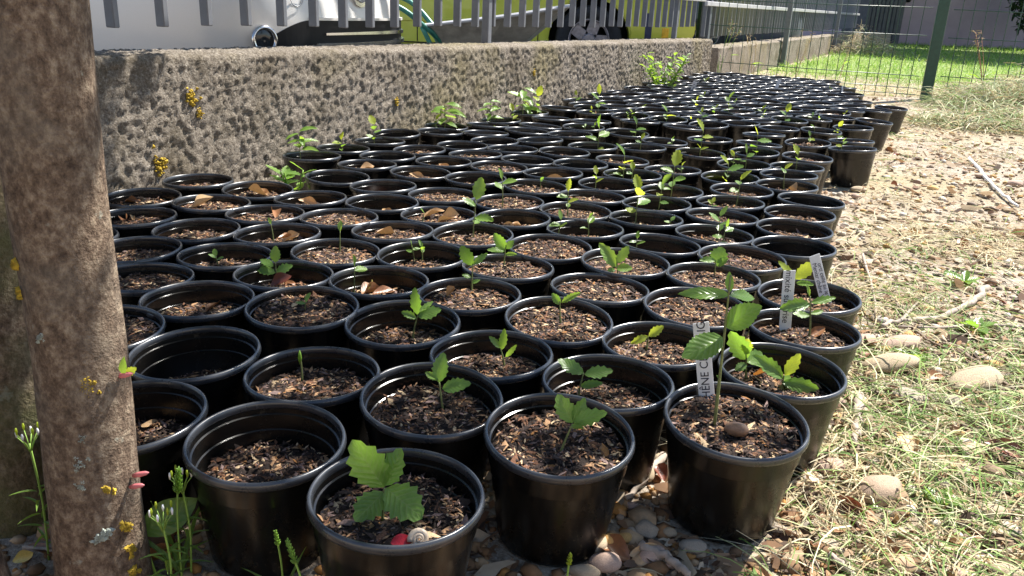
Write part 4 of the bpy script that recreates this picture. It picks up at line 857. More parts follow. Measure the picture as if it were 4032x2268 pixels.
def compost_mesh(seed, nch, size):
    rs = np.random.default_rng(seed); rings, seg = 12, 48; v = [(0, 0, .004)]; f = []
    for i in range(1, rings + 1):
        for k in range(seg):
            a = 2 * math.pi * k / seg; r = i / rings; v.append((r * math.cos(a), r * math.sin(a), 0))
    v = np.array(v); q = v * 7 + seed * 3.3; rr = np.hypot(v[:, 0], v[:, 1])
    v[:, 2] += vnoise(q) * .0055 + vnoise(q * 2.7) * .0035 + vnoise(q * 6) * .002 - .004 * rr ** 4; v[rr > .98, 2] -= .004
    v[:, :2] *= .0705
    for k in range(seg): f.append((0, 1 + k, 1 + (k + 1) % seg))
    for i in range(rings - 1):
        for k in range(seg):
            a, b = 1 + i * seg + k, 1 + i * seg + (k + 1) % seg; f.append((a, a + seg, b + seg)); f.append((a, b + seg, b))
    col = np.tile([.022, .014, .010], (len(v), 1)) * rs.uniform(.6, 1.5, (len(v), 1))
    # bark chips and fibres
    r = np.sqrt(rs.random(nch)) * .067; a = rs.uniform(0, 6.283, nch); px, py = r * np.cos(a), r * np.sin(a)
    pz = vnoise(np.stack([px / .0705, py / .0705, np.zeros(nch)], 1) * 7 + seed * 3.3) * .0055 + rs.uniform(-.0005, .003, nch)
    L = rs.gamma(3, .0021, nch) * size + .002; W = L * rs.uniform(.12, .45, nch); T = rs.uniform(.0006, .0022, nch); h = rs.uniform(0, 6.283, nch); pi_ = rs.normal(0, .28, nch)
    d = np.stack([np.cos(h) * np.cos(pi_), np.sin(h) * np.cos(pi_), np.sin(pi_)], 1) * (L / 2)[:, None]; s = np.stack([-np.sin(h), np.cos(h), rs.normal(0, .3, nch)], 1) * (W / 2)[:, None]
    C = np.stack([px, py, pz], 1); up = np.array([0, 0, 1.]) * T[:, None]
    cv = np.stack([C - d - s * .4, C - d * .2 + s, C + d + s * .3, C + d * .3 - s, C + up + d * .1], 1).reshape(-1, 3)
    base = len(v); cf = (np.array([[0, 1, 4], [1, 2, 4], [2, 3, 4], [3, 0, 4]])[None] + (np.arange(nch) * 5)[:, None, None] + base).reshape(-1, 3)
    pal = np.array([[.022, .014, .011], [.055, .034, .025], [.14, .066, .036], [.29, .17, .09], [.48, .35, .21], [.19, .13, .115], [.26, .12, .04]]); pr = [.30, .24, .17, .12, .055, .085, .03]
    cc = pal[rs.choice(7, nch, p=pr)] * rs.uniform(.75, 1.3, (nch, 1))
    V = np.concatenate([v, cv]); Fa = np.concatenate([np.array(f), cf]); Ca = np.concatenate([col, np.repeat(cc, 5, 0)])
    return bigmesh('compost', V, Fa, M['compost'], Ca, smooth=False)
CN = [compost_mesh(i, 1500, 1.0) for i in range(7)]; CF = [compost_mesh(50 + i, 420, 1.5) for i in range(4)]
seed_of = {}
for s in SEEDLINGS: seed_of.setdefault(s[0], []).append(s)
dry_of = {}
for d in DRY: dry_of.setdefault(d[0], []).append(d)
NUM = {1: 'one', 2: 'two', 3: 'three', 4: 'four', 5: 'five', 6: 'six'}
CUSTOM = {'A': 'black nursery pot with a broad four-leaved oak seedling and red snail shell', 'B': 'sunlit-edged black nursery pot of bare sunken compost beside the grass spike',
          'C': 'black nursery pot of sunken compost tucked against the tree trunk', 'D': 'deep half-filled black nursery pot with visible inner rings and no seedling',
          'E': 'black nursery pot with a single upright leafless shoot in bark chips', 'F': 'black nursery pot with a red-stemmed three-leaved oak seedling, next to the snail-shell pot',
          'G': 'black nursery pot filled to the brim with a leaning seedling, beside the ochre pebbles', 'H': 'black nursery pot with a wet dark three-leaved holm oak seedling',
          'I': 'black nursery pot holding the tall chestnut-leaved oak, acorn and capital-lettered tag', 'J': 'black nursery pot with two spiny seedlings and a curled orange leaf',
          'K': 'black nursery pot with the mixed surprise tag in it', 'L': 'black nursery pot with the two-line slanted tag in it', 'Y': 'black nursery pot with two big overlapping brown leaves',
          'n4': 'black nursery pot standing proud at the gravel side, its lit flank bare', 'n8': 'brown-lit black nursery pot farthest out towards the mown grass heap',
          'e5': 'black nursery pot overflowing with a bushy plant against the wall', 'Z': 'black nursery pot with an upright serrated leaf over two spiny leaves and a red leaf'}
PTILT = {'G': 6, 'I': 6, 'F': 6, 'B': 3, 'A': 2, 'P': 3, 'T': 3, 'N': 3, 'V': 3, 'X': 3, 'J': 2}
EDGE = {}
for q in POTS: EDGE[round(q[2] * 4)] = max(EDGE.get(round(q[2] * 4), -9), q[1])
ONES = 'none one two three four five six seven eight nine ten eleven twelve thirteen fourteen fifteen sixteen seventeen eighteen nineteen'.split()
def words(n):
    n = max(1, int(round(n)))
    return ONES[n] if n < 20 else ('twenty', 'thirty', 'forty')[n // 10 - 2] + ('-' + ONES[n % 10] if n % 10 else '')
def wall_zone(x, y):                     # where a pot stands, counted in pots from the wall and from the mesh fence
    s, c = wall_xy(x, y); w, m_ = words((c - .155) / .19 + 1), words((5.6 - s) / .175 + 1)
    if c < .27: return 'against wall, %s from mesh' % m_
    if x > EDGE[round(y * 4)] - .02: return 'along gravel, %s from mesh' % m_
    if y < 1.75: return '%s from wall, in tree shade' % w
    return '%s from wall, %s from mesh' % (w, m_)
pot_objs = []; POTXY = []
for i, (pid, x, y, dep) in enumerate(POTS):
    rs = random.Random(i * 7 + 1); tl = 3.4 if y > 3.3 else 1.8; lean = R(PTILT.get(pid, 0))
    gzv = float(ground_z([x], [y])[0])
    t = empty('nursery_pot', (x, y + .12 * math.sin(lean), gzv + .002 + .05 * math.sin(lean)), (lean + R(rs.uniform(-tl, tl)), R(rs.uniform(-tl, tl)), 0))
    zone = wall_zone(x, y)
    sd_, dr = seed_of.get(i, []), dry_of.get(i, [])
    lv = 'brimful of' if dep < .024 else ('half full of' if dep > .045 else 'nearly full of')
    if pid in CUSTOM: lab, grp = CUSTOM[pid], None
    elif sd_:
        nl = sd_[0][3]; nl = len(nl) if isinstance(nl, list) else nl
        w = 'bushy drooping plant' if nl < 0 else ('leafless sprout' if nl == 0 else NUM[nl] + '-leaved seedling')
        lab = 'black pot %s compost, %s%s, %s' % (lv, w, ' and leaf' if dr else '', zone); grp = 'packed black nursery pots with seedlings'
    elif dr: lab = 'black pot %s compost, %s dry %s, %s' % (lv, NUM[len(dr)], 'leaf' if len(dr) == 1 else 'leaves', zone); grp = 'packed black nursery pots with dry leaves'
    else: lab = 'black pot %s bare compost, %s' % (lv, zone); grp = 'packed black nursery pots of bare compost'
    tag(t, lab, 'plant pot', grp or 'packed black nursery pots')
    sq = (1 + rs.uniform(-.012, .012)); sc = (sq, 2 - sq, 1)
    obj('pot_shell', ME_SHELL, t, scale=sc); obj('rim', ME_RIM, t, scale=sc)
    zc = .15 - dep - .003; rin = .0700 + (.0825 - .0700) * (zc - .006) / .1055 if zc < .1115 else .0850
    k = rin / .0705 * .985; obj('compost', (CN if y < 2.6 else CF)[rs.randrange(7 if y < 2.6 else 4)], t, (0, 0, zc), (0, 0, rs.uniform(0, 6.28)), (k, k, 1.0))
    t['_rot'] = 0; del t['_rot']; pot_objs.append(t); POTXY.append((x, y))
bpy.context.view_layer.update()
def topath(b, top, bend=.25):
    b, top = Vector(b), Vector(top); side = Vector((top.x, top.y, 0)) * -.3 + Vector((random.uniform(-1, 1), random.uniform(-1, 1), 0)) * .004
    return smooth_path([b, b.lerp(top, .5) + side * bend, top], 5)
for j, base, top, spec in SEEDLINGS:
    t = pot_objs[j]; pid = POTS[j][0]; inv = t.matrix_world.inverted()
    top = Vector(top); custom = isinstance(spec, list); rs = random.Random(int(base[0] * 1e4) ^ int(base[1] * 1e4))
    sr = (.0014 if custom else .0013) * (1.25 if top.length > .12 else 1)
    v, f = tube(topath((0, 0, -.012), top), [sr * 1.3] * 4 + [sr] * 4 + [sr * .7] * 3, 7)
    s = obj('seedling', mesh('seedling', v, f, M['stem']), t); s.matrix_local = inv @ Matrix.Translation(Vector(base))
    if custom:
        for lf in spec:
            a, b = Vector(lf[:3]), Vector(lf[3:6]); k = int(lf[7]); d = (b - a).normalized()
            up = Vector((rs.uniform(-.2, .2), -.75, .75)) if abs(d.z) < .75 else Vector((rs.uniform(-.4, .4), -1, .1))
            pool = LEAF['chestnut'] if pid == 'I' else LEAF[k]
            add_leaf(s, rs.choice(pool), a, b, lf[6], up)
    elif spec == 0:
        v, f = tube([top - Vector((0, 0, .016)), top - Vector((0, 0, .006)), top, top + Vector((0, 0, .006))], [.0016, .003, .0022, .0004], 7); obj('bud', mesh('bud', v, f, M['leaf_light']), s)
    elif spec == -6:
        h = top.z
        for q in range(9):
            zz = h * (.35 + .65 * q / 8); az = q * 2.4 + rs.uniform(-.5, .5); L = rs.uniform(.05, .085) * (1.1 if h > .12 else .8); a = Vector((0, 0, zz)); el = rs.uniform(-.35, .5)
            add_leaf(s, rs.choice(LEAF['plain'] + LEAF[1][:1]), a, a + Vector((math.cos(az) * math.cos(el), math.sin(az) * math.cos(el), math.sin(el))) * L, .5, (rs.uniform(-.3, .3), -.3, 1))
    else:
        h = top.z; n = spec; az0 = rs.uniform(0, 6.28)
        for q in range(n):
            fr = 1 if q == 0 else max(.25, 1 - .22 * q + rs.uniform(-.05, .05)); a = top * fr; az = az0 + q * 2.2 + rs.uniform(-.4, .4)
            el = rs.uniform(.7, 1.3) if q == 0 else rs.uniform(-.05, .75); L = min(.055, max(.018, h * rs.uniform(.42, .62))) * (1 if q < 3 else .75)
            k = (2 if q == 0 and rs.random() < .6 else rs.choice((0, 1, 1, 2))) if base[1] > 2.0 else (1 if q == 0 else rs.choice((0, 0, 1)))
            add_leaf(s, rs.choice(LEAF[k]), a, a + Vector((math.cos(az) * math.cos(el), math.sin(az) * math.cos(el), math.sin(el))) * L, rs.uniform(.45, .65), (rs.uniform(-.4, .4), -.4, .9))
# dry leaves lying in the pots
CW = ['tan', 'brown', 'yellow', 'dark red', 'orange']
def fallen(x, y, z, L, k, label, grp, rs, lift=None):
    me = rs.choice(DRYL[k]); el = rs.uniform(-.15, .45) if lift is None else lift
    o = obj('fallen_leaf', me); az = rs.uniform(0, 6.28); d = Vector((math.cos(az) * math.cos(el), math.sin(az) * math.cos(el), math.sin(el)))
    o.rotation_mode = 'QUATERNION'; o.rotation_quaternion = orient(d, (rs.uniform(-.7, .7), rs.uniform(-.9, .3), rs.uniform(.5, 1))); o.scale = (L, L * rs.uniform(.8, 1.15), L)
    q = o.rotation_quaternion.to_matrix(); zs = [(q @ Vector((vv.co.x * L, vv.co.y * o.scale[1], vv.co.z * L))) for vv in me.vertices]; zm = min(c.z for c in zs)
    cx = sum(c.x for c in zs) / len(zs); cy = sum(c.y for c in zs) / len(zs)
    o.location = (x - cx, y - cy, z - zm - .0012); tag(o, label, 'leaf', grp); return o
for j, x, y, z, L, k in DRY:
    rs = random.Random(int(x * 1e4) + int(y * 3e4)); c = POTS[j]
    L = min(L, .085); v = Vector((x - c[1], y - c[2])); mx = max(.0, .072 - L * .5)
    if v.length > mx: v *= mx / v.length
    fallen(c[1] + v.x, c[2] + v.y, z - .004, L, k, '%s dry leaf in the pot %s' % (CW[k], wall_zone(c[1], c[2])), '%s dry leaves in the pots' % CW[k], rs)
# plant tags
def plant_label(base, top, width, lines, label, flip, size, lx=0.):
    b, t_ = Vector(base), Vector(top); ax = (t_ - b); L = ax.length + .02; q = orient(ax, (0, -1, .25))
    o = obj('plant_label', bevbox('plant_label', 0, L, -width / 2, width / 2, -.0006, .0006, .0005, M['tagw'], 1)); o.location = b - ax.normalized() * .02; o.rotation_mode = 'QUATERNION'; o.rotation_quaternion = q
    tag(o, label, 'plant label', None)
    for yy, xx, s in lines:
        me = text_mesh('handwriting', s, size, M['ink'], .12, .00015)
        obj('handwriting', me, o, (xx, yy, .0009), (0, 0, math.pi if flip else 0))
    return o
plant_label((.282, 1.058, .137), (.260, 1.058, .252), .0225, [(0, .082, 'CHÊNE CHATAIG—')], 'white plastic tag hand-lettered in capitals beside the tall seedling', False, .0165)
plant_label((.492, 1.435 - .05, .122), (.484, 1.385, .232), .0215, [(0.001, .082, 'mixité surprise')], 'white plastic tag reading mixité surprise', True, .0165)
plant_label((.618, 1.535, .122), (.579, 1.535, .219), .0215, [(.0045, .072, 'Meniar chêne V'), (-.0055, .072, 'orti celle au le')], 'slanted white plastic tag with two lines of handwriting', True, .0118)
plant_label((1.150, 5.716, .11), (1.166, 5.70, .205), .028, [(0, .06, 'CHÊNE')], 'small white tag lettered in capitals near the wall end', True, .026)
plant_label((1.90, 6.35, .11), (1.925, 6.35, .195), .026, [], 'blank grey plastic tag among the bare pots by the mesh fence', False, .02)
plant_label((2.28, 6.02, .11), (2.272, 6.02, .19), .012, [], 'narrow white tag in a pot towards the mesh fence', False, .02)
# acorn and snail shell
v, f = lathe([(0, -.012), (.006, -.0105), (.0092, -.005), (.0098, .002), (.0082, .009), (.004, .0125), (0, .0135)], 20); rsn = np.random.default_rng(4)
o = obj('acorn', mesh('acorn', v, f, simple('acorn_shell', (.27, .15, .085), .5, .35, 160, bmp=.3)), None, (.300, .965, .1405), (R(82), R(10), R(62)), (1, 1, 1.25)); tag(o, 'split brown acorn at the foot of the tall seedling', 'acorn')
pts, rad = [], []
for k in range(46):
    a = k * .36; r0 = .0016 + .0085 * (k / 45) ** 1.5; pts.append((r0 * math.cos(a), r0 * math.sin(a), .006 - .006 * (k / 45))); rad.append(.0009 + .0036 * (k / 45) ** 1.4)
v, f = tube(pts, rad, 8); o = obj('snail_shell', mesh('snail_shell', v, f, simple('cream_shell', (.72, .55, .38), .35, .2, 200)), None, (-.084, .718, .1305), (R(55), R(10), 0), (.9, .9, .9)); tag(o, 'tiny cream spiral snail shell on compost by the pot rim', 'snail shell')
o = obj('petal', LEAF['plain'][1].copy(), None, (-.113, .7135, .1275), (R(50), R(-12), R(5)), (.022, .036, .02)); o.data.materials.clear(); o.data.materials.append(simple('red_petal', (.62, .02, .03), .45)); tag(o, 'bright red petal beside the snail shell', 'petal')
# ------------------------------------------------------------------ ground litter
from mathutils.kdtree import KDTree
kd = KDTree(len(POTXY))
for i, (x, y) in enumerate(POTXY): kd.insert((x, y, 0), i)
kd.balance()
def clear_of_pots(x, y, r=.082):
    return np.array([kd.find((a, b, 0))[2] > r for a, b in zip(x, y)])
def frust(n, y0, y1, xl=-.72, xr=.72):
    Y = y0 * (y1 / y0) ** rng.random(n); X = rng.uniform(0, 1, n) * (xr - xl) * (Y + .25) + xl * (Y + .25); return X, Y
def infront(x, y): return wall_xy(x, y)[1] > .02
# stones -----------------------------------------------------------------
def stone_mesh(seed, mat, sub=3, rough=.1):
    bm = bmesh.new(); bmesh.ops.create_icosphere(bm, subdivisions=sub, radius=.5); rs = np.random.default_rng(seed)
    V = np.array([v.co[:] for v in bm.verts]); V *= 1 + (vnoise(V * 2.2 + seed * 5.1) * rough * 1.6 + vnoise(V * 6 + seed) * rough * .45)[:, None]
    for k in range(5):
        nrm = rs.normal(0, 1, 3); nrm /= np.linalg.norm(nrm); d = V @ nrm; lim = .40 + rs.uniform(0, .06); V -= np.clip(d - lim, 0, None)[:, None] * nrm * .8
    for v, c in zip(bm.verts, V): v.co = c
    me = bpy.data.meshes.new('stone'); bm.to_mesh(me); bm.free(); me.materials.append(mat); me.polygons.foreach_set('use_smooth', np.ones(len(me.polygons), bool)); return me
SN = ['buff', 'tan', 'pinkish brown', 'ochre', 'orange', 'grey']
for i, (x, y, w, h, c, r) in enumerate(STONES):
    me = stone_mesh(i + 3, M['stone%d' % c], 3, .16 if c == 5 else .09)
    hh = h * .8; o = obj('stone', me, None, (x, y, hh * .30), (R(random.uniform(-12, 12)), R(r * .5 + random.uniform(-6, 6)), R(-r)), (w, max(h * 1.15, w * .55), hh))
    big = 'large ' if w > .05 else ('small ' if w < .022 else '')
    lab = {0: 'largest rounded buff stone with a dark hollow, among mown grass', 1: 'egg-shaped ochre-tan pebble lying alone on straw', 2: 'long tan stone under a dark twig'}.get(i) or '%s%s stone %s' % (big, SN[c], 'between the front pots' if x < .36 else 'in the mown grass beside the pots')
    tag(o, lab, 'stone', None if i < 3 else 'stones on the ground')
    if i == 0:
        v, f = blob(9, .006, 2, .0005); hx = obj('hollow', mesh('hollow', v, f, simple('hollow_shade', (.05, .035, .025), .95)), o, (.10, -.42, .26)); hx.rotation_mode = 'QUATERNION'; hx.rotation_quaternion = Vector((.1, -.8, .6)).to_track_quat('Z', 'Y'); hx.scale = (1 / w, 1 / w, 1 / w)  # thin dark blob painted as the shade of a hollow, no recess cut
for i, (x, y, L, k) in enumerate(GLEAVES):
    place = 'on gravel between the front pots' if x < .36 and x > -.2 else ('at the foot of the tree' if x < 0 else 'on the mown grass')
    rs = random.Random(i + 900); fallen(x, y, .004, L, k, '%s dry leaf %s' % (CW[k], place), '%s fallen leaves %s' % (CW[k], place), rs, rs.uniform(-.1, .25))
for i, (pts, rad, kd_) in enumerate(STICKS):
    P_ = smooth_path([Vector((p[0], p[1], max(p[2], rad * .8))) for p in pts], 7); n = len(P_)
    P_ = [p + Vector((random.gauss(0, rad * .25), random.gauss(0, rad * .25), abs(random.gauss(0, rad * .3)))) for p in P_]
    v, f = tube(P_, [rad * (1.1 - .5 * k / n) * random.uniform(.9, 1.1) for k in range(n)], 9)
    o = obj('twig', mesh('twig', v, f, M[('twig', 'twig_dark', 'white_plastic')[kd_]]))
    ln = sum((P_[k + 1] - P_[k]).length for k in range(n - 1))
    lab = {1: 'short pale side twig forking up from the curved branch', 2: 'pale side twig forking right off the curved branch', 4: 'dark brown stick leaning over the long tan stone', 5: 'thick pale bark piece standing behind the largest stone', 6: 'thin dark twig pressed against the largest buff stone', 9: 'grey stick end among straw below the front pots', 10: 'long dark twig under the brown leaves in the litter', 11: 'thin dark twig running down from the curved branch', 12: 'very thin dark twig crossing the straight pale stick', 14: 'little pale stick at the foot of the tree', 15: 'slim pale twig in the green clippings beside the tagged pot', 0: 'long pale curved branch lying across the mown grass', 3: 'straight pale stick lying below the curved branch', 7: 'thick broken stick wedged between the front pots', 8: 'stout bark stick lying among the front pebbles', 13: 'bleached white stalk lying on the gravel'}.get(i) or ('%s twig %.0f centimetres long lying on the ground' % (('pale', 'dark brown', 'white')[kd_], ln * 100))
    tag(o, lab, 'twig')
# gravel ------------------------------------------------------------------
ico = bmesh.new(); bmesh.ops.create_icosphere(ico, subdivisions=1, radius=1.); IV = np.array([v.co[:] for v in ico.verts]); IF = np.array([[v.index for v in q.verts] for q in ico.faces]); ico.free()
def gravel(name, X, Y, S, seed, label):
    rs = np.random.default_rng(seed); n = len(X); sc = S[:, None] * rs.uniform([.7, .7, .45], [1.3, 1.3, .8], (n, 3)); a = rs.uniform(0, 6.283, n)
    v = IV[None] * (1 + rs.normal(0, .16, (n, len(IV), 1))) * sc[:, None]; c, s = np.cos(a)[:, None], np.sin(a)[:, None]
    v = np.stack([v[..., 0] * c - v[..., 1] * s, v[..., 0] * s + v[..., 1] * c, v[..., 2]], -1) + np.stack([X, Y, ground_z(X, Y) + sc[:, 2] * .35], 1)[:, None]
    pal = np.array([[.44, .35, .25], [.56, .48, .38], [.30, .21, .14], [.40, .27, .17], [.48, .30, .12], [.60, .54, .46], [.22, .17, .13]])
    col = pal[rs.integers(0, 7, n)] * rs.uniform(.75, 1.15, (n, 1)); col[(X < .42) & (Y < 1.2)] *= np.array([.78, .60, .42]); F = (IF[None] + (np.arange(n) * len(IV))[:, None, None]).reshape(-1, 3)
    o = obj(name, bigmesh(name, v.reshape(-1, 3), F, M['gravel'], np.repeat(col, len(IV), 0))); tag(o, label, 'gravel', None, 'stuff'); return o
X, Y = frust(26000, .5, 7.5); ok = clear_of_pots(X, Y, .074) & infront(X, Y) & (np.hypot(X + .443, Y - .78) > .06); X, Y = X[ok], Y[ok]
dn = vnoise(np.stack([X * 2.4, Y * 2.4, X * 0], 1)); band = np.exp(-((Y - 3.1) / 1.0) ** 2) * 1.2 + np.exp(-(np.hypot(X - .25, Y - .75) / .4) ** 2) * 2
ok = rng.random(len(X)) < np.clip(.42 + .35 * dn + band, .12, 1); X, Y = X[ok], Y[ok]
gravel('gravel', X, Y, np.clip(rng.gamma(2.0, .0020, len(X)) + .0014, 0, .018) * (1 + .10 * Y), 5, 'loose tan gravel scattered over the bare earth')
# blades --------------------------------------------------------------------
def ribbons(P, ang, L, W, el, arch, bend, droop, roll, col, mat, name, S=4):
    n = len(P); t = np.linspace(0, 1, S)[None]; ca, sa = np.cos(ang)[:, None], np.sin(ang)[:, None]
    fw = t * L[:, None] * np.cos(el)[:, None]; sd2 = bend[:, None] * t * t * L[:, None]; z = L[:, None] * (np.sin(el)[:, None] * t - droop[:, None] * t * t) + arch[:, None] * 4 * t * (1 - t)
    x = P[:, :1] + ca * fw - sa * sd2; y = P[:, 1:2] + sa * fw + ca * sd2; z = np.maximum(P[:, 2:] + z, P[:, 2:] * .0 + .0005 + .3 * P[:, 2:])
    w = (W[:, None] * .5) * np.sqrt(np.clip(1 - (t - .15) ** 2 * 1.1, .06, 1)); cr, sr = np.cos(roll)[:, None], np.sin(roll)[:, None]
    A = np.stack([x - sa * w * cr, y + ca * w * cr, z + w * sr], -1); B = np.stack([x + sa * w * cr, y - ca * w * cr, z - w * sr], -1)
    v = np.stack([A, B], 2).reshape(-1, 3); k = np.arange(S - 1) * 2; q = np.stack([k, k + 1, k + 3, k + 2], 1)
    F = (q[None] + (np.arange(n) * 2 * S)[:, None, None]).reshape(-1, 4)
    return bigmesh(name, v, F, mat, np.repeat(col, 2 * S, 0))
STRAW = np.array([[.55, .46, .28], [.64, .58, .40], [.46, .36, .20], [.60, .55, .34], [.34, .25, .14]]); GREEN = np.array([[.17, .28, .06], [.25, .36, .10], [.34, .43, .17], [.12, .21, .05], [.44, .50, .25]])
def litter(n, y0, y1, gfun, dens, lmul, name, label, wmul=1., xl=.0, hmax=.03):
    X, Y = frust(n, y0, y1, xl, .74); ok = clear_of_pots(X, Y, .088) & infront(X, Y); X, Y = X[ok], Y[ok]
    ok = rng.random(len(X)) < dens(X, Y); X, Y = X[ok], Y[ok]; n = len(X)
    g = rng.random(n) < gfun(X, Y); col = np.where(g[:, None], GREEN[rng.integers(0, 5, n)], STRAW[rng.integers(0, 5, n)]) * rng.uniform(.75, 1.2, (n, 1))
    P = np.stack([X, Y, ground_z(X, Y) + rng.uniform(.003, hmax, n) * rng.random(n)], 1); L = np.clip(rng.gamma(3.2, .022, n), .015, .22) * lmul
    me = ribbons(P, rng.uniform(0, 6.283, n), L, rng.uniform(.0007, .0022, n) * wmul * (1 + .24 * Y), rng.normal(.03, .10, n), rng.uniform(0, .016, n), rng.normal(0, .45, n), np.zeros(n), rng.normal(0, .5, n), col, M['scatter'], name, 5)
    o = obj(name, me); tag(o, label, 'mown grass', None, 'stuff'); return o
nz = lambda X, Y, s, o=0: vnoise(np.stack([X * s + o, Y * s, X * 0 + o], 1))
def dens(X, Y):
    band = np.exp(-((Y - 1.75) / .55) ** 2) * .9 + np.exp(-((Y - 5.4) / 1.3) ** 2) * .75; bare = np.exp(-((Y - 3.0) / .55) ** 2) * .28
    return np.clip(.26 + .95 * nz(X, Y, 4.2) + band - bare, .03, 1) * np.clip((Y - .3) / .95, .35, 1) * np.clip((X - .15) / .35, 0.03, 1)
litter(38000, .55, 8.4, lambda X, Y: np.clip(.26 + .5 * nz(X, Y, 2.6, 5) + .25 * np.exp(-((Y - 1.8) / .5) ** 2) - .25 * np.exp(-((Y - 3.1) / .8) ** 2), .06, .9), dens, 1., 'grass_clippings', 'mown grass clippings and straw strewn beside the pots')
# low leafy weeds (many small blades and leaflets)
X, Y = frust(5200, .6, 2.6, .02, .74); ok = clear_of_pots(X, Y, .10) & (nz(X, Y, 5, 3) > .12) & (X > .30); X, Y = X[ok], Y[ok]; n = len(X)
col = GREEN[rng.integers(0, 4, n)] * rng.uniform(.6, 1.15, (n, 1)) * np.array([.85, 1., .8])
me = ribbons(np.stack([X, Y, ground_z(X, Y)], 1), rng.uniform(0, 6.283, n), rng.uniform(.012, .035, n), rng.uniform(.004, .009, n), rng.uniform(.1, 1.1, n), np.zeros(n), rng.normal(0, .2, n), rng.uniform(.2, .9, n), rng.normal(0, .4, n), col, M['grass'], 'ground_weeds')
tag(obj('ground_weeds', me), 'low green weeds and clover growing through the litter', 'weeds', None, 'stuff')
# brown flakes: bits of dead leaf and bark
X, Y = frust(15000, .55, 7.5, -.1, .74); ok = clear_of_pots(X, Y, .08) & infront(X, Y); X, Y = X[ok], Y[ok]; n = len(X)
FL = np.array([[.30, .20, .12], [.17, .09, .05], [.45, .33, .21], [.55, .45, .32], [.10, .065, .045], [.38, .22, .12]]); col = FL[rng.integers(0, 6, n)] * rng.uniform(.7, 1.2, (n, 1))
L = rng.gamma(3, .0042, n) + .003
me = ribbons(np.stack([X, Y, ground_z(X, Y) + rng.uniform(.001, .007, n)], 1), rng.uniform(0, 6.283, n), L * (1 + .1 * Y), L * rng.uniform(.25, .8, n) * (1 + .1 * Y), rng.normal(.05, .25, n), rng.uniform(0, .003, n), rng.normal(0, .3, n), np.zeros(n), rng.normal(0, .5, n), col, M['scatter'], 'leaf_litter', 3)
tag(obj('leaf_litter', me), 'crumbled brown leaf and bark bits on the ground', 'litter', None, 'stuff')
# upright grass tufts on the near right
X, Y = frust(800, .75, 7.0, .05, .74); ok = clear_of_pots(X, Y, .10) & infront(X, Y) & (nz(X, Y, 3, 8) > .0) & (X > .3); X, Y = X[ok], Y[ok]; n = len(X)
col = np.where((rng.random(n) < .7)[:, None], GREEN[rng.integers(0, 3, n)], STRAW[rng.integers(0, 3, n)])
me = ribbons(np.stack([X, Y, ground_z(X, Y)], 1), rng.uniform(0, 6.283, n), rng.uniform(.03, .10, n), rng.uniform(.0015, .003, n), rng.uniform(.8, 1.5, n), np.zeros(n), rng.normal(0, .15, n), rng.uniform(.1, .5, n), rng.normal(0, .5, n), col, M['grass'], 'grass_tufts', 5)
tag(obj('grass_tufts', me), 'short green grass blades standing in the gravel', 'grass', None, 'stuff')
# lawn beyond the mesh fence
n = 34000; Y = 7.6 * (24 / 7.6) ** rng.random(n); X = rng.uniform(.16, .72, n) * Y; s_, c_ = wall_xy(X, Y)
fd = (X - 1.8) * .49 + (Y - 8.47) * .871; ok = (c_ > .06) & (fd > -.15) & ((X - 9.6) * -.218 + (Y - 23.6) * .976 < -.1); X, Y, fd = X[ok], Y[ok], fd[ok]; n = len(X)
gr = np.clip((fd - .55) / 1.6, 0.12, .93); isg = rng.random(n) < gr
LG = np.array([[.20, .36, .05], [.28, .44, .07], [.16, .30, .05], [.36, .48, .10]])
col = np.where(isg[:, None], LG[rng.integers(0, 4, n)], STRAW[rng.integers(0, 5, n)] * 1.05) * rng.uniform(.75, 1.15, (n, 1))
me = ribbons(np.stack([X, Y, ground_z(X, Y) - .005], 1), rng.uniform(0, 6.283, n), rng.uniform(.05, .14, n) * (1 + .02 * Y), rng.uniform(.003, .006, n) * (1 + .10 * (Y - 8).clip(0)), np.where(isg, rng.uniform(.5, 1.5, n), rng.uniform(.0, .9, n)), np.zeros(n), rng.normal(0, .2, n), rng.uniform(.1, .6, n), rng.normal(0, .6, n), col, M['grass'], 'lawn_grass')
tag(obj('lawn_grass', me), 'green and straw-coloured lawn beyond the mesh fence', 'grass', None, 'stuff')
lv_ = [(x, y, .006) for x, y in ((3.0, 10.6), (7.6, 8.6), (40, 20), (40, 60), (10.5, 26), (8.8, 21.8), (4.2, 12.6))]
o = obj('lawn', mesh('lawn', lv_, [tuple(range(len(lv_)))], simple('lawn_soil', (.17, .22, .05), .95, .4, 8), False)); tag(o, kind='structure')
# mown grass heaps
def heap(cx, cy, rx, ry, h, n, seed, label, gfrac=.55):
    rs = np.random.default_rng(seed); r = np.sqrt(rs.random(n)); a = rs.uniform(0, 6.283, n); X = cx + rx * r * np.cos(a); Y = cy + ry * r * np.sin(a)
    Z = h * (1 - r ** 1.6) * (1 + .35 * vnoise(np.stack([X * 5, Y * 5, X * 0 + seed], 1))) * rs.uniform(.55, 1.05, n); g = rs.random(n) < gfrac
    HG = np.array([[.30, .38, .17], [.40, .46, .24], [.22, .31, .10], [.50, .52, .33]])
    col = np.where(g[:, None], HG[rs.integers(0, 4, n)], STRAW[rs.integers(0, 5, n)]) * rs.uniform(.7, 1.15, (n, 1))
    me = ribbons(np.stack([X, Y, Z + .005], 1), rs.uniform(0, 6.283, n), rs.uniform(.08, .28, n), rs.uniform(.004, .008, n), rs.normal(0, .35, n), rs.uniform(0, .04, n), rs.normal(0, .35, n), rs.uniform(0, .35, n), rs.normal(0, .6, n), col, M['scatter'], 'grass_heap')
    # inner mass
    v, f = [(0, 0, 0)], []
    o = obj('grass_heap', me); tag(o, label, 'grass heap', None, 'stuff'); return o
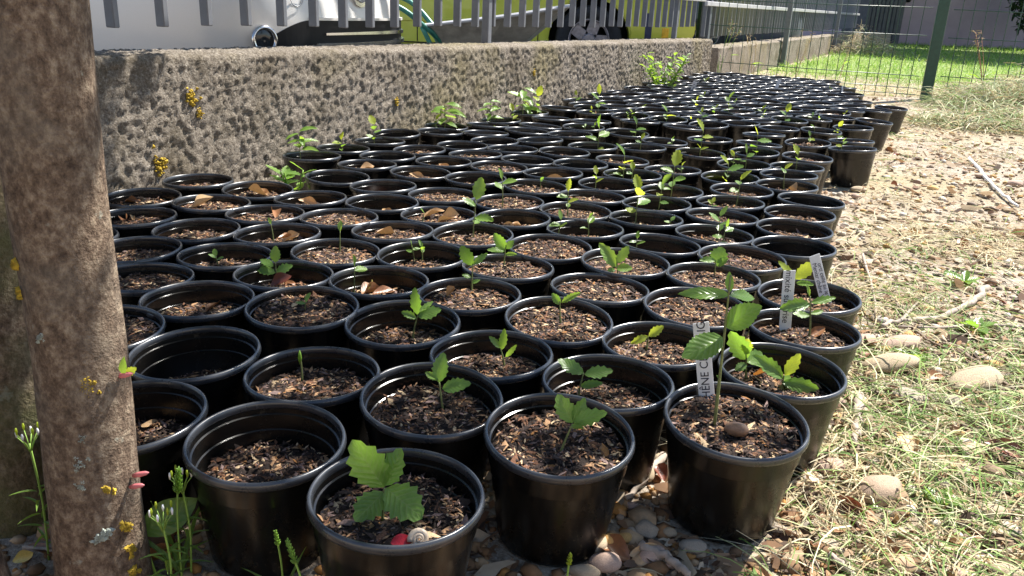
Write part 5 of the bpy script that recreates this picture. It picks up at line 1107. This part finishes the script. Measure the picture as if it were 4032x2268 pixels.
heap(4.15, 6.75, .85, .55, .26, 4200, 3, 'heap of mown grass drying by the green post'); heap(3.35, 5.6, .75, .35, .09, 1900, 4, 'thin swath of mown grass in front of the heap', .45)
heap(4.7, 7.6, 1.0, .5, .22, 2200, 6, 'straw-coloured grass heap behind the second mesh panel', .25); heap(6.2, 15.6, .6, .4, .45, 900, 8, 'dry grass pile against the far concrete wall', .2)
# tall dry stalks along the mesh fence
def stalk_plant(name, x, y, h, lean, n, col, label, cat='grass', head=True, z=0.):
    t = empty(name, (x, y, z)); tag(t, label, cat)
    for q in range(n):
        a = random.uniform(0, 6.28); top = Vector((lean[0] + .12 * h * math.cos(a), lean[1] + .12 * h * math.sin(a), h * random.uniform(.8, 1)))
        pth = smooth_path([(random.gauss(0, .008), random.gauss(0, .008), -.005), top * .5 + Vector((-lean[0] * .15, 0, .02 * h)), top], 6)
        v, f = tube(pth, [.0022 * (1 + .08 * y) * (1 - .5 * k / 12) for k in range(len(pth))], 5); st = obj('stalk', mesh('stalk', v, f, col), t)
        if head:
            for k in range(7):
                b = Vector(pth[-1]) - (Vector(pth[-1]) - Vector(pth[-4])) * (k / 7); a2 = random.uniform(0, 6.28); L = random.uniform(.03, .06) * (h / .6)
                add_leaf(st, HEADL, b, b + Vector((math.cos(a2) * .5 + lean[0], math.sin(a2) * .5, random.uniform(-.2, .8))).normalized() * L, .16)
        if q % 2 == 0:
            b = Vector(pth[4]); a2 = random.uniform(0, 6.28); add_leaf(st, BLADEL, b, b + Vector((math.cos(a2), math.sin(a2), .5)).normalized() * h * .35, .10, (0, 0, 1))
    return t
m_straw = simple('straw_stalk', (.50, .40, .24), .7, .25, 60); m_red = simple('reddish_stalk', (.42, .20, .12), .7, .3, 60); m_grn = simple('green_stalk', (.22, .36, .06), .6, .25, 60)
HEADL = leaf_unit('seed_head', m_straw, 0, 0, .3, -.2, 0, 301, .25, 1., 7); BLADEL = leaf_unit('blade', M['leaf_light'], 0, 0, .2, -.6, 0, 302, .25, .7, 9)
stalk_plant('wild_grass', 2.02, 8.75, .62, (.10, 0, 0), 3, m_grn, 'tall green wild grass behind the mesh by the grey post')
stalk_plant('wild_grass', 2.38, 8.8, .45, (-.06, 0, 0), 4, m_straw, 'pale dry grass stalks behind the mesh panel')
stalk_plant('wild_grass', 2.75, 8.6, .52, (.05, 0, 0), 3, m_straw, 'thin dry stalks behind the middle of the mesh panel')
stalk_plant('wild_grass', 3.30, 8.9, .58, (.08, 0, 0), 2, m_straw, 'dry grass stalk with open seed head near the green post')
stalk_plant('wild_dock', 4.05, 7.45, .62, (-.10, 0, 0), 3, m_red, 'reddish dry dock stalk growing through the second mesh panel', 'weed')
stalk_plant('wild_grass', 4.5, 7.15, .45, (.15, 0, 0), 5, m_straw, 'drooping straw seed heads over the grass heap')
stalk_plant('wild_grass', 1.92, 8.35, .30, (.02, 0, 0), 4, m_grn, 'short green grass at the foot of the grey post', head=False)
# bushy weed at the wall foot, weed by the trunk, grass spikes between the front pots
def bush(name, x, y, z, r, h, n, mat, label, lf, wr=.4):
    t = empty(name, (x, y, z)); tag(t, label, 'weed')
    for q in range(max(3, n // 9)):
        a = random.uniform(0, 6.28); top = Vector((r * .7 * math.cos(a), r * .7 * math.sin(a), h * random.uniform(.6, 1))); pth = smooth_path([(0, 0, -.005), top * .5 + Vector((0, 0, h * .1)), top], 5)
        v, f = tube(pth, [.0018 * (1 + .1 * y)] * len(pth), 5); st = obj('stem', mesh('stem', v, f, m_grn), t)
        for k in range(9):
            b = Vector(pth[2 + k % (len(pth) - 2)]); a2 = random.uniform(0, 6.28); add_leaf(st, random.choice(mat), b, b + Vector((math.cos(a2), math.sin(a2), random.uniform(-.1, .8))).normalized() * lf * random.uniform(.7, 1.2), wr)
    return t
bush('wall_weed', 1.02, 6.05, .0, .20, .36, 150, LEAF[1], 'pale green bushy weed growing at the foot of the wall', .06, .45)
bush('wall_weed', -.66, 2.42, .0, .05, .20, 20, LEAF[0] + LEAF[1], 'leafy weed rising between the pots and the wall', .05, .5)
def spike(x, y, h, lean, label, headlen, headr, mat, n=26):
    t = empty('grass_spike', (x, y, 0)); tag(t, label, 'grass')
    top = Vector((lean[0], lean[1], h)); pth = smooth_path([(0, 0, -.004), (lean[0] * .25, lean[1] * .25, h * .55), top], 8)
    v, f = tube(pth, [.0012] * len(pth), 6); obj('stalk', mesh('stalk', v, f, m_grn), t); d = (top - Vector(pth[-4])).normalized(); parts = []
    for k in range(n):
        b = top - d * headlen * (1 - k / n); a = k * 2.4; o_ = d.orthogonal().normalized(); o_.rotate(Quaternion(d, a)); p1 = b + (o_ * .8 + d).normalized() * headr * (1.2 - .6 * k / n)
        parts.append(tube([b, b.lerp(p1, .5), p1], [.0006, .0013, .0003], 5))
    v, f = merge(parts); obj('seed_head', mesh('seed_head', v, f, mat), t)
    for k in range(3):
        a = random.uniform(0, 6.28); add_leaf(t, BLADEL, (0, 0, .002), (math.cos(a) * h * .35, math.sin(a) * h * .35, h * .55), .07)
spike(.078, .80, .062, (.002, -.004, 0), 'small yellow-green grass head in front of the pebbles', .018, .005, M['leaf_young'])
spike(-.372, .80, .152, (.012, -.006, 0), 'plump pale green grass head between trunk and front pot', .034, .008, M['leaf_light'], 60)
spike(-.195, .70, .135, (-.02, .0, 0), 'drooping green grass ear between two front pots', .03, .006, M['leaf_light'], 30)
spike(-.243, .77, .095, (-.006, .0, 0), 'short seeding grass beside the front pot', .02, .005, M['leaf_light'], 24)
def fleabane(x, y, h, label):
    t = empty('flowering_weed', (x, y, 0)); tag(t, label, 'weed'); v, f = tube(smooth_path([(0, 0, -.004), (.004, 0, h * .5), (.0, 0, h)], 6), .0013, 6); st = obj('stem', mesh('stem', v, f, m_grn), t)
    for k in range(14):
        zz = h * (.12 + .55 * k / 14); a = k * 2.4; add_leaf(st, BLADEL, (0, 0, zz), (math.cos(a) * .026, math.sin(a) * .026, zz + .010), .13)
    for k in range(8):
        a = k * 2.4; e = Vector((math.cos(a) * .012, math.sin(a) * .012, h + .012 + .006 * math.sin(k * 3))); v, f = tube([(0, 0, h - .012), e * .5 + Vector((0, 0, h * .48)), e], .0006, 5); st2 = obj('flower_stalk', mesh('flower_stalk', v, f, m_grn), t)
        v, f = tube([e, e + Vector((0, 0, .005)), e + Vector((0, 0, .0085))], [.0009, .0015, .0008], 8); obj('flower_head', mesh('flower_head', v, f, M['leaf_young'] if k % 2 else M['white_plastic']), st2)
fleabane(-.545, .83, .155, 'budding fleabane weed between the tree stems'); fleabane(-.366, .812, .12, 'thin flowering weed beside the tree and front pot'); fleabane(-.372, .768, .10, 'yellow-budded weed at the foot of the tree')
# broad fresh leaf by the trunk and lobed weeds on the gravel
t = empty('broad_leaf_weed', (-.395, .80, 0)); tag(t, 'broad pale green weed leaf beside the trunk', 'weed'); add_leaf(t, LEAF['plain'][2], (-.018, .0, .062), (.036, .01, .098), .75, (.2, -1, .5)); v, f = tube([(-.005, 0, -.004), (-.012, 0, .03), (-.018, 0, .063)], .0016, 6); obj('stem', mesh('stem', v, f, m_grn), t)
for i, (x, y, r0) in enumerate([(.62, 1.02, .04), (.78, .86, .05), (.70, .80, .04), (.92, 1.05, .035), (1.05, 1.75, .05), (1.2, 2.1, .05), (.82, 1.55, .035), (1.35, 1.5, .05), (1.0, 1.35, .03), (.60, .72, .03)]):
    t = empty('rosette_weed', (x, y, 0)); tag(t, 'flat green rosette weed growing in the mown grass', 'weed', 'rosette weeds in the mown grass')
    for k in range(7):
        a = k * .9 + random.uniform(-.2, .2); L = r0 * random.uniform(.6, 1.1); add_leaf(t, random.choice(LEAF[0] + LEAF[1]), (0, 0, .004), (math.cos(a) * L, math.sin(a) * L, random.uniform(.006, .03)), .5)
# shrub in front of the house
sb = empty('shrub', (13.75, 22.9, 0)); tag(sb, 'dark evergreen shrub against the pinkish house wall', 'shrub')
v, f = tube(smooth_path([(0, 0, -.02), (.05, 0, .6), (0, 0, 1.5)], 6), .05, 8); obj('trunk', mesh('trunk', v, f, M['bark']), sb)
n = 4200; d = rng.normal(0, 1, (n, 3)); d /= np.linalg.norm(d, axis=1)[:, None]; rr = rng.random(n) ** .45; P = d * rr[:, None] * np.array([1.15, .7, 1.15]) + np.array([0, 0, 1.4]); P = P[vnoise(P * 2.8) > -.2]; n = len(P); a = rng.uniform(0, 6.283, n); L = rng.uniform(.09, .18, n)
me = ribbons(P, a, L, L * .5, rng.normal(0, .6, n), np.zeros(n), np.zeros(n), np.zeros(n), rng.normal(0, .8, n), np.array([[.03, .06, .025]]) * rng.uniform(.6, 1.5, (n, 1)), M['grass'], 'crown', 3); obj('crown', me, sb)

# unseen broad tree added right of the lawn to throw shade on the grass
bt = empty('added_shade_tree', (13.9, 19.6, 0)); tag(bt, 'unseen broad tree added to shade the far lawn', 'tree')
v, f = tube(smooth_path([(0, 0, -.05), (-.05, 0, 1.8), (-.6, -.1, 3.4), (-1.4, -.2, 5.2)], 6), [.2 - .008 * i for i in range(19)], 10); obj('trunk', mesh('trunk', v, f, M['bark']), bt)
n = 15000; d = rng.normal(0, 1, (n, 3)); d /= np.linalg.norm(d, axis=1)[:, None]; P = d * (rng.random(n) ** .4)[:, None] * np.array([3.4, 3.6, 2.3]) + np.array([-1.7, -.3, 5.3]); P = P[vnoise(P * 1.3) > -.3]; n = len(P); L = rng.uniform(.16, .30, n)
me = ribbons(P, rng.uniform(0, 6.283, n), L, L * .55, rng.normal(0, .5, n), np.zeros(n), np.zeros(n), np.zeros(n), rng.normal(0, .7, n), np.array([[.05, .10, .03]]) * rng.uniform(.6, 1.5, (n, 1)), M['grass'], 'crown', 3); obj('crown', me, bt)
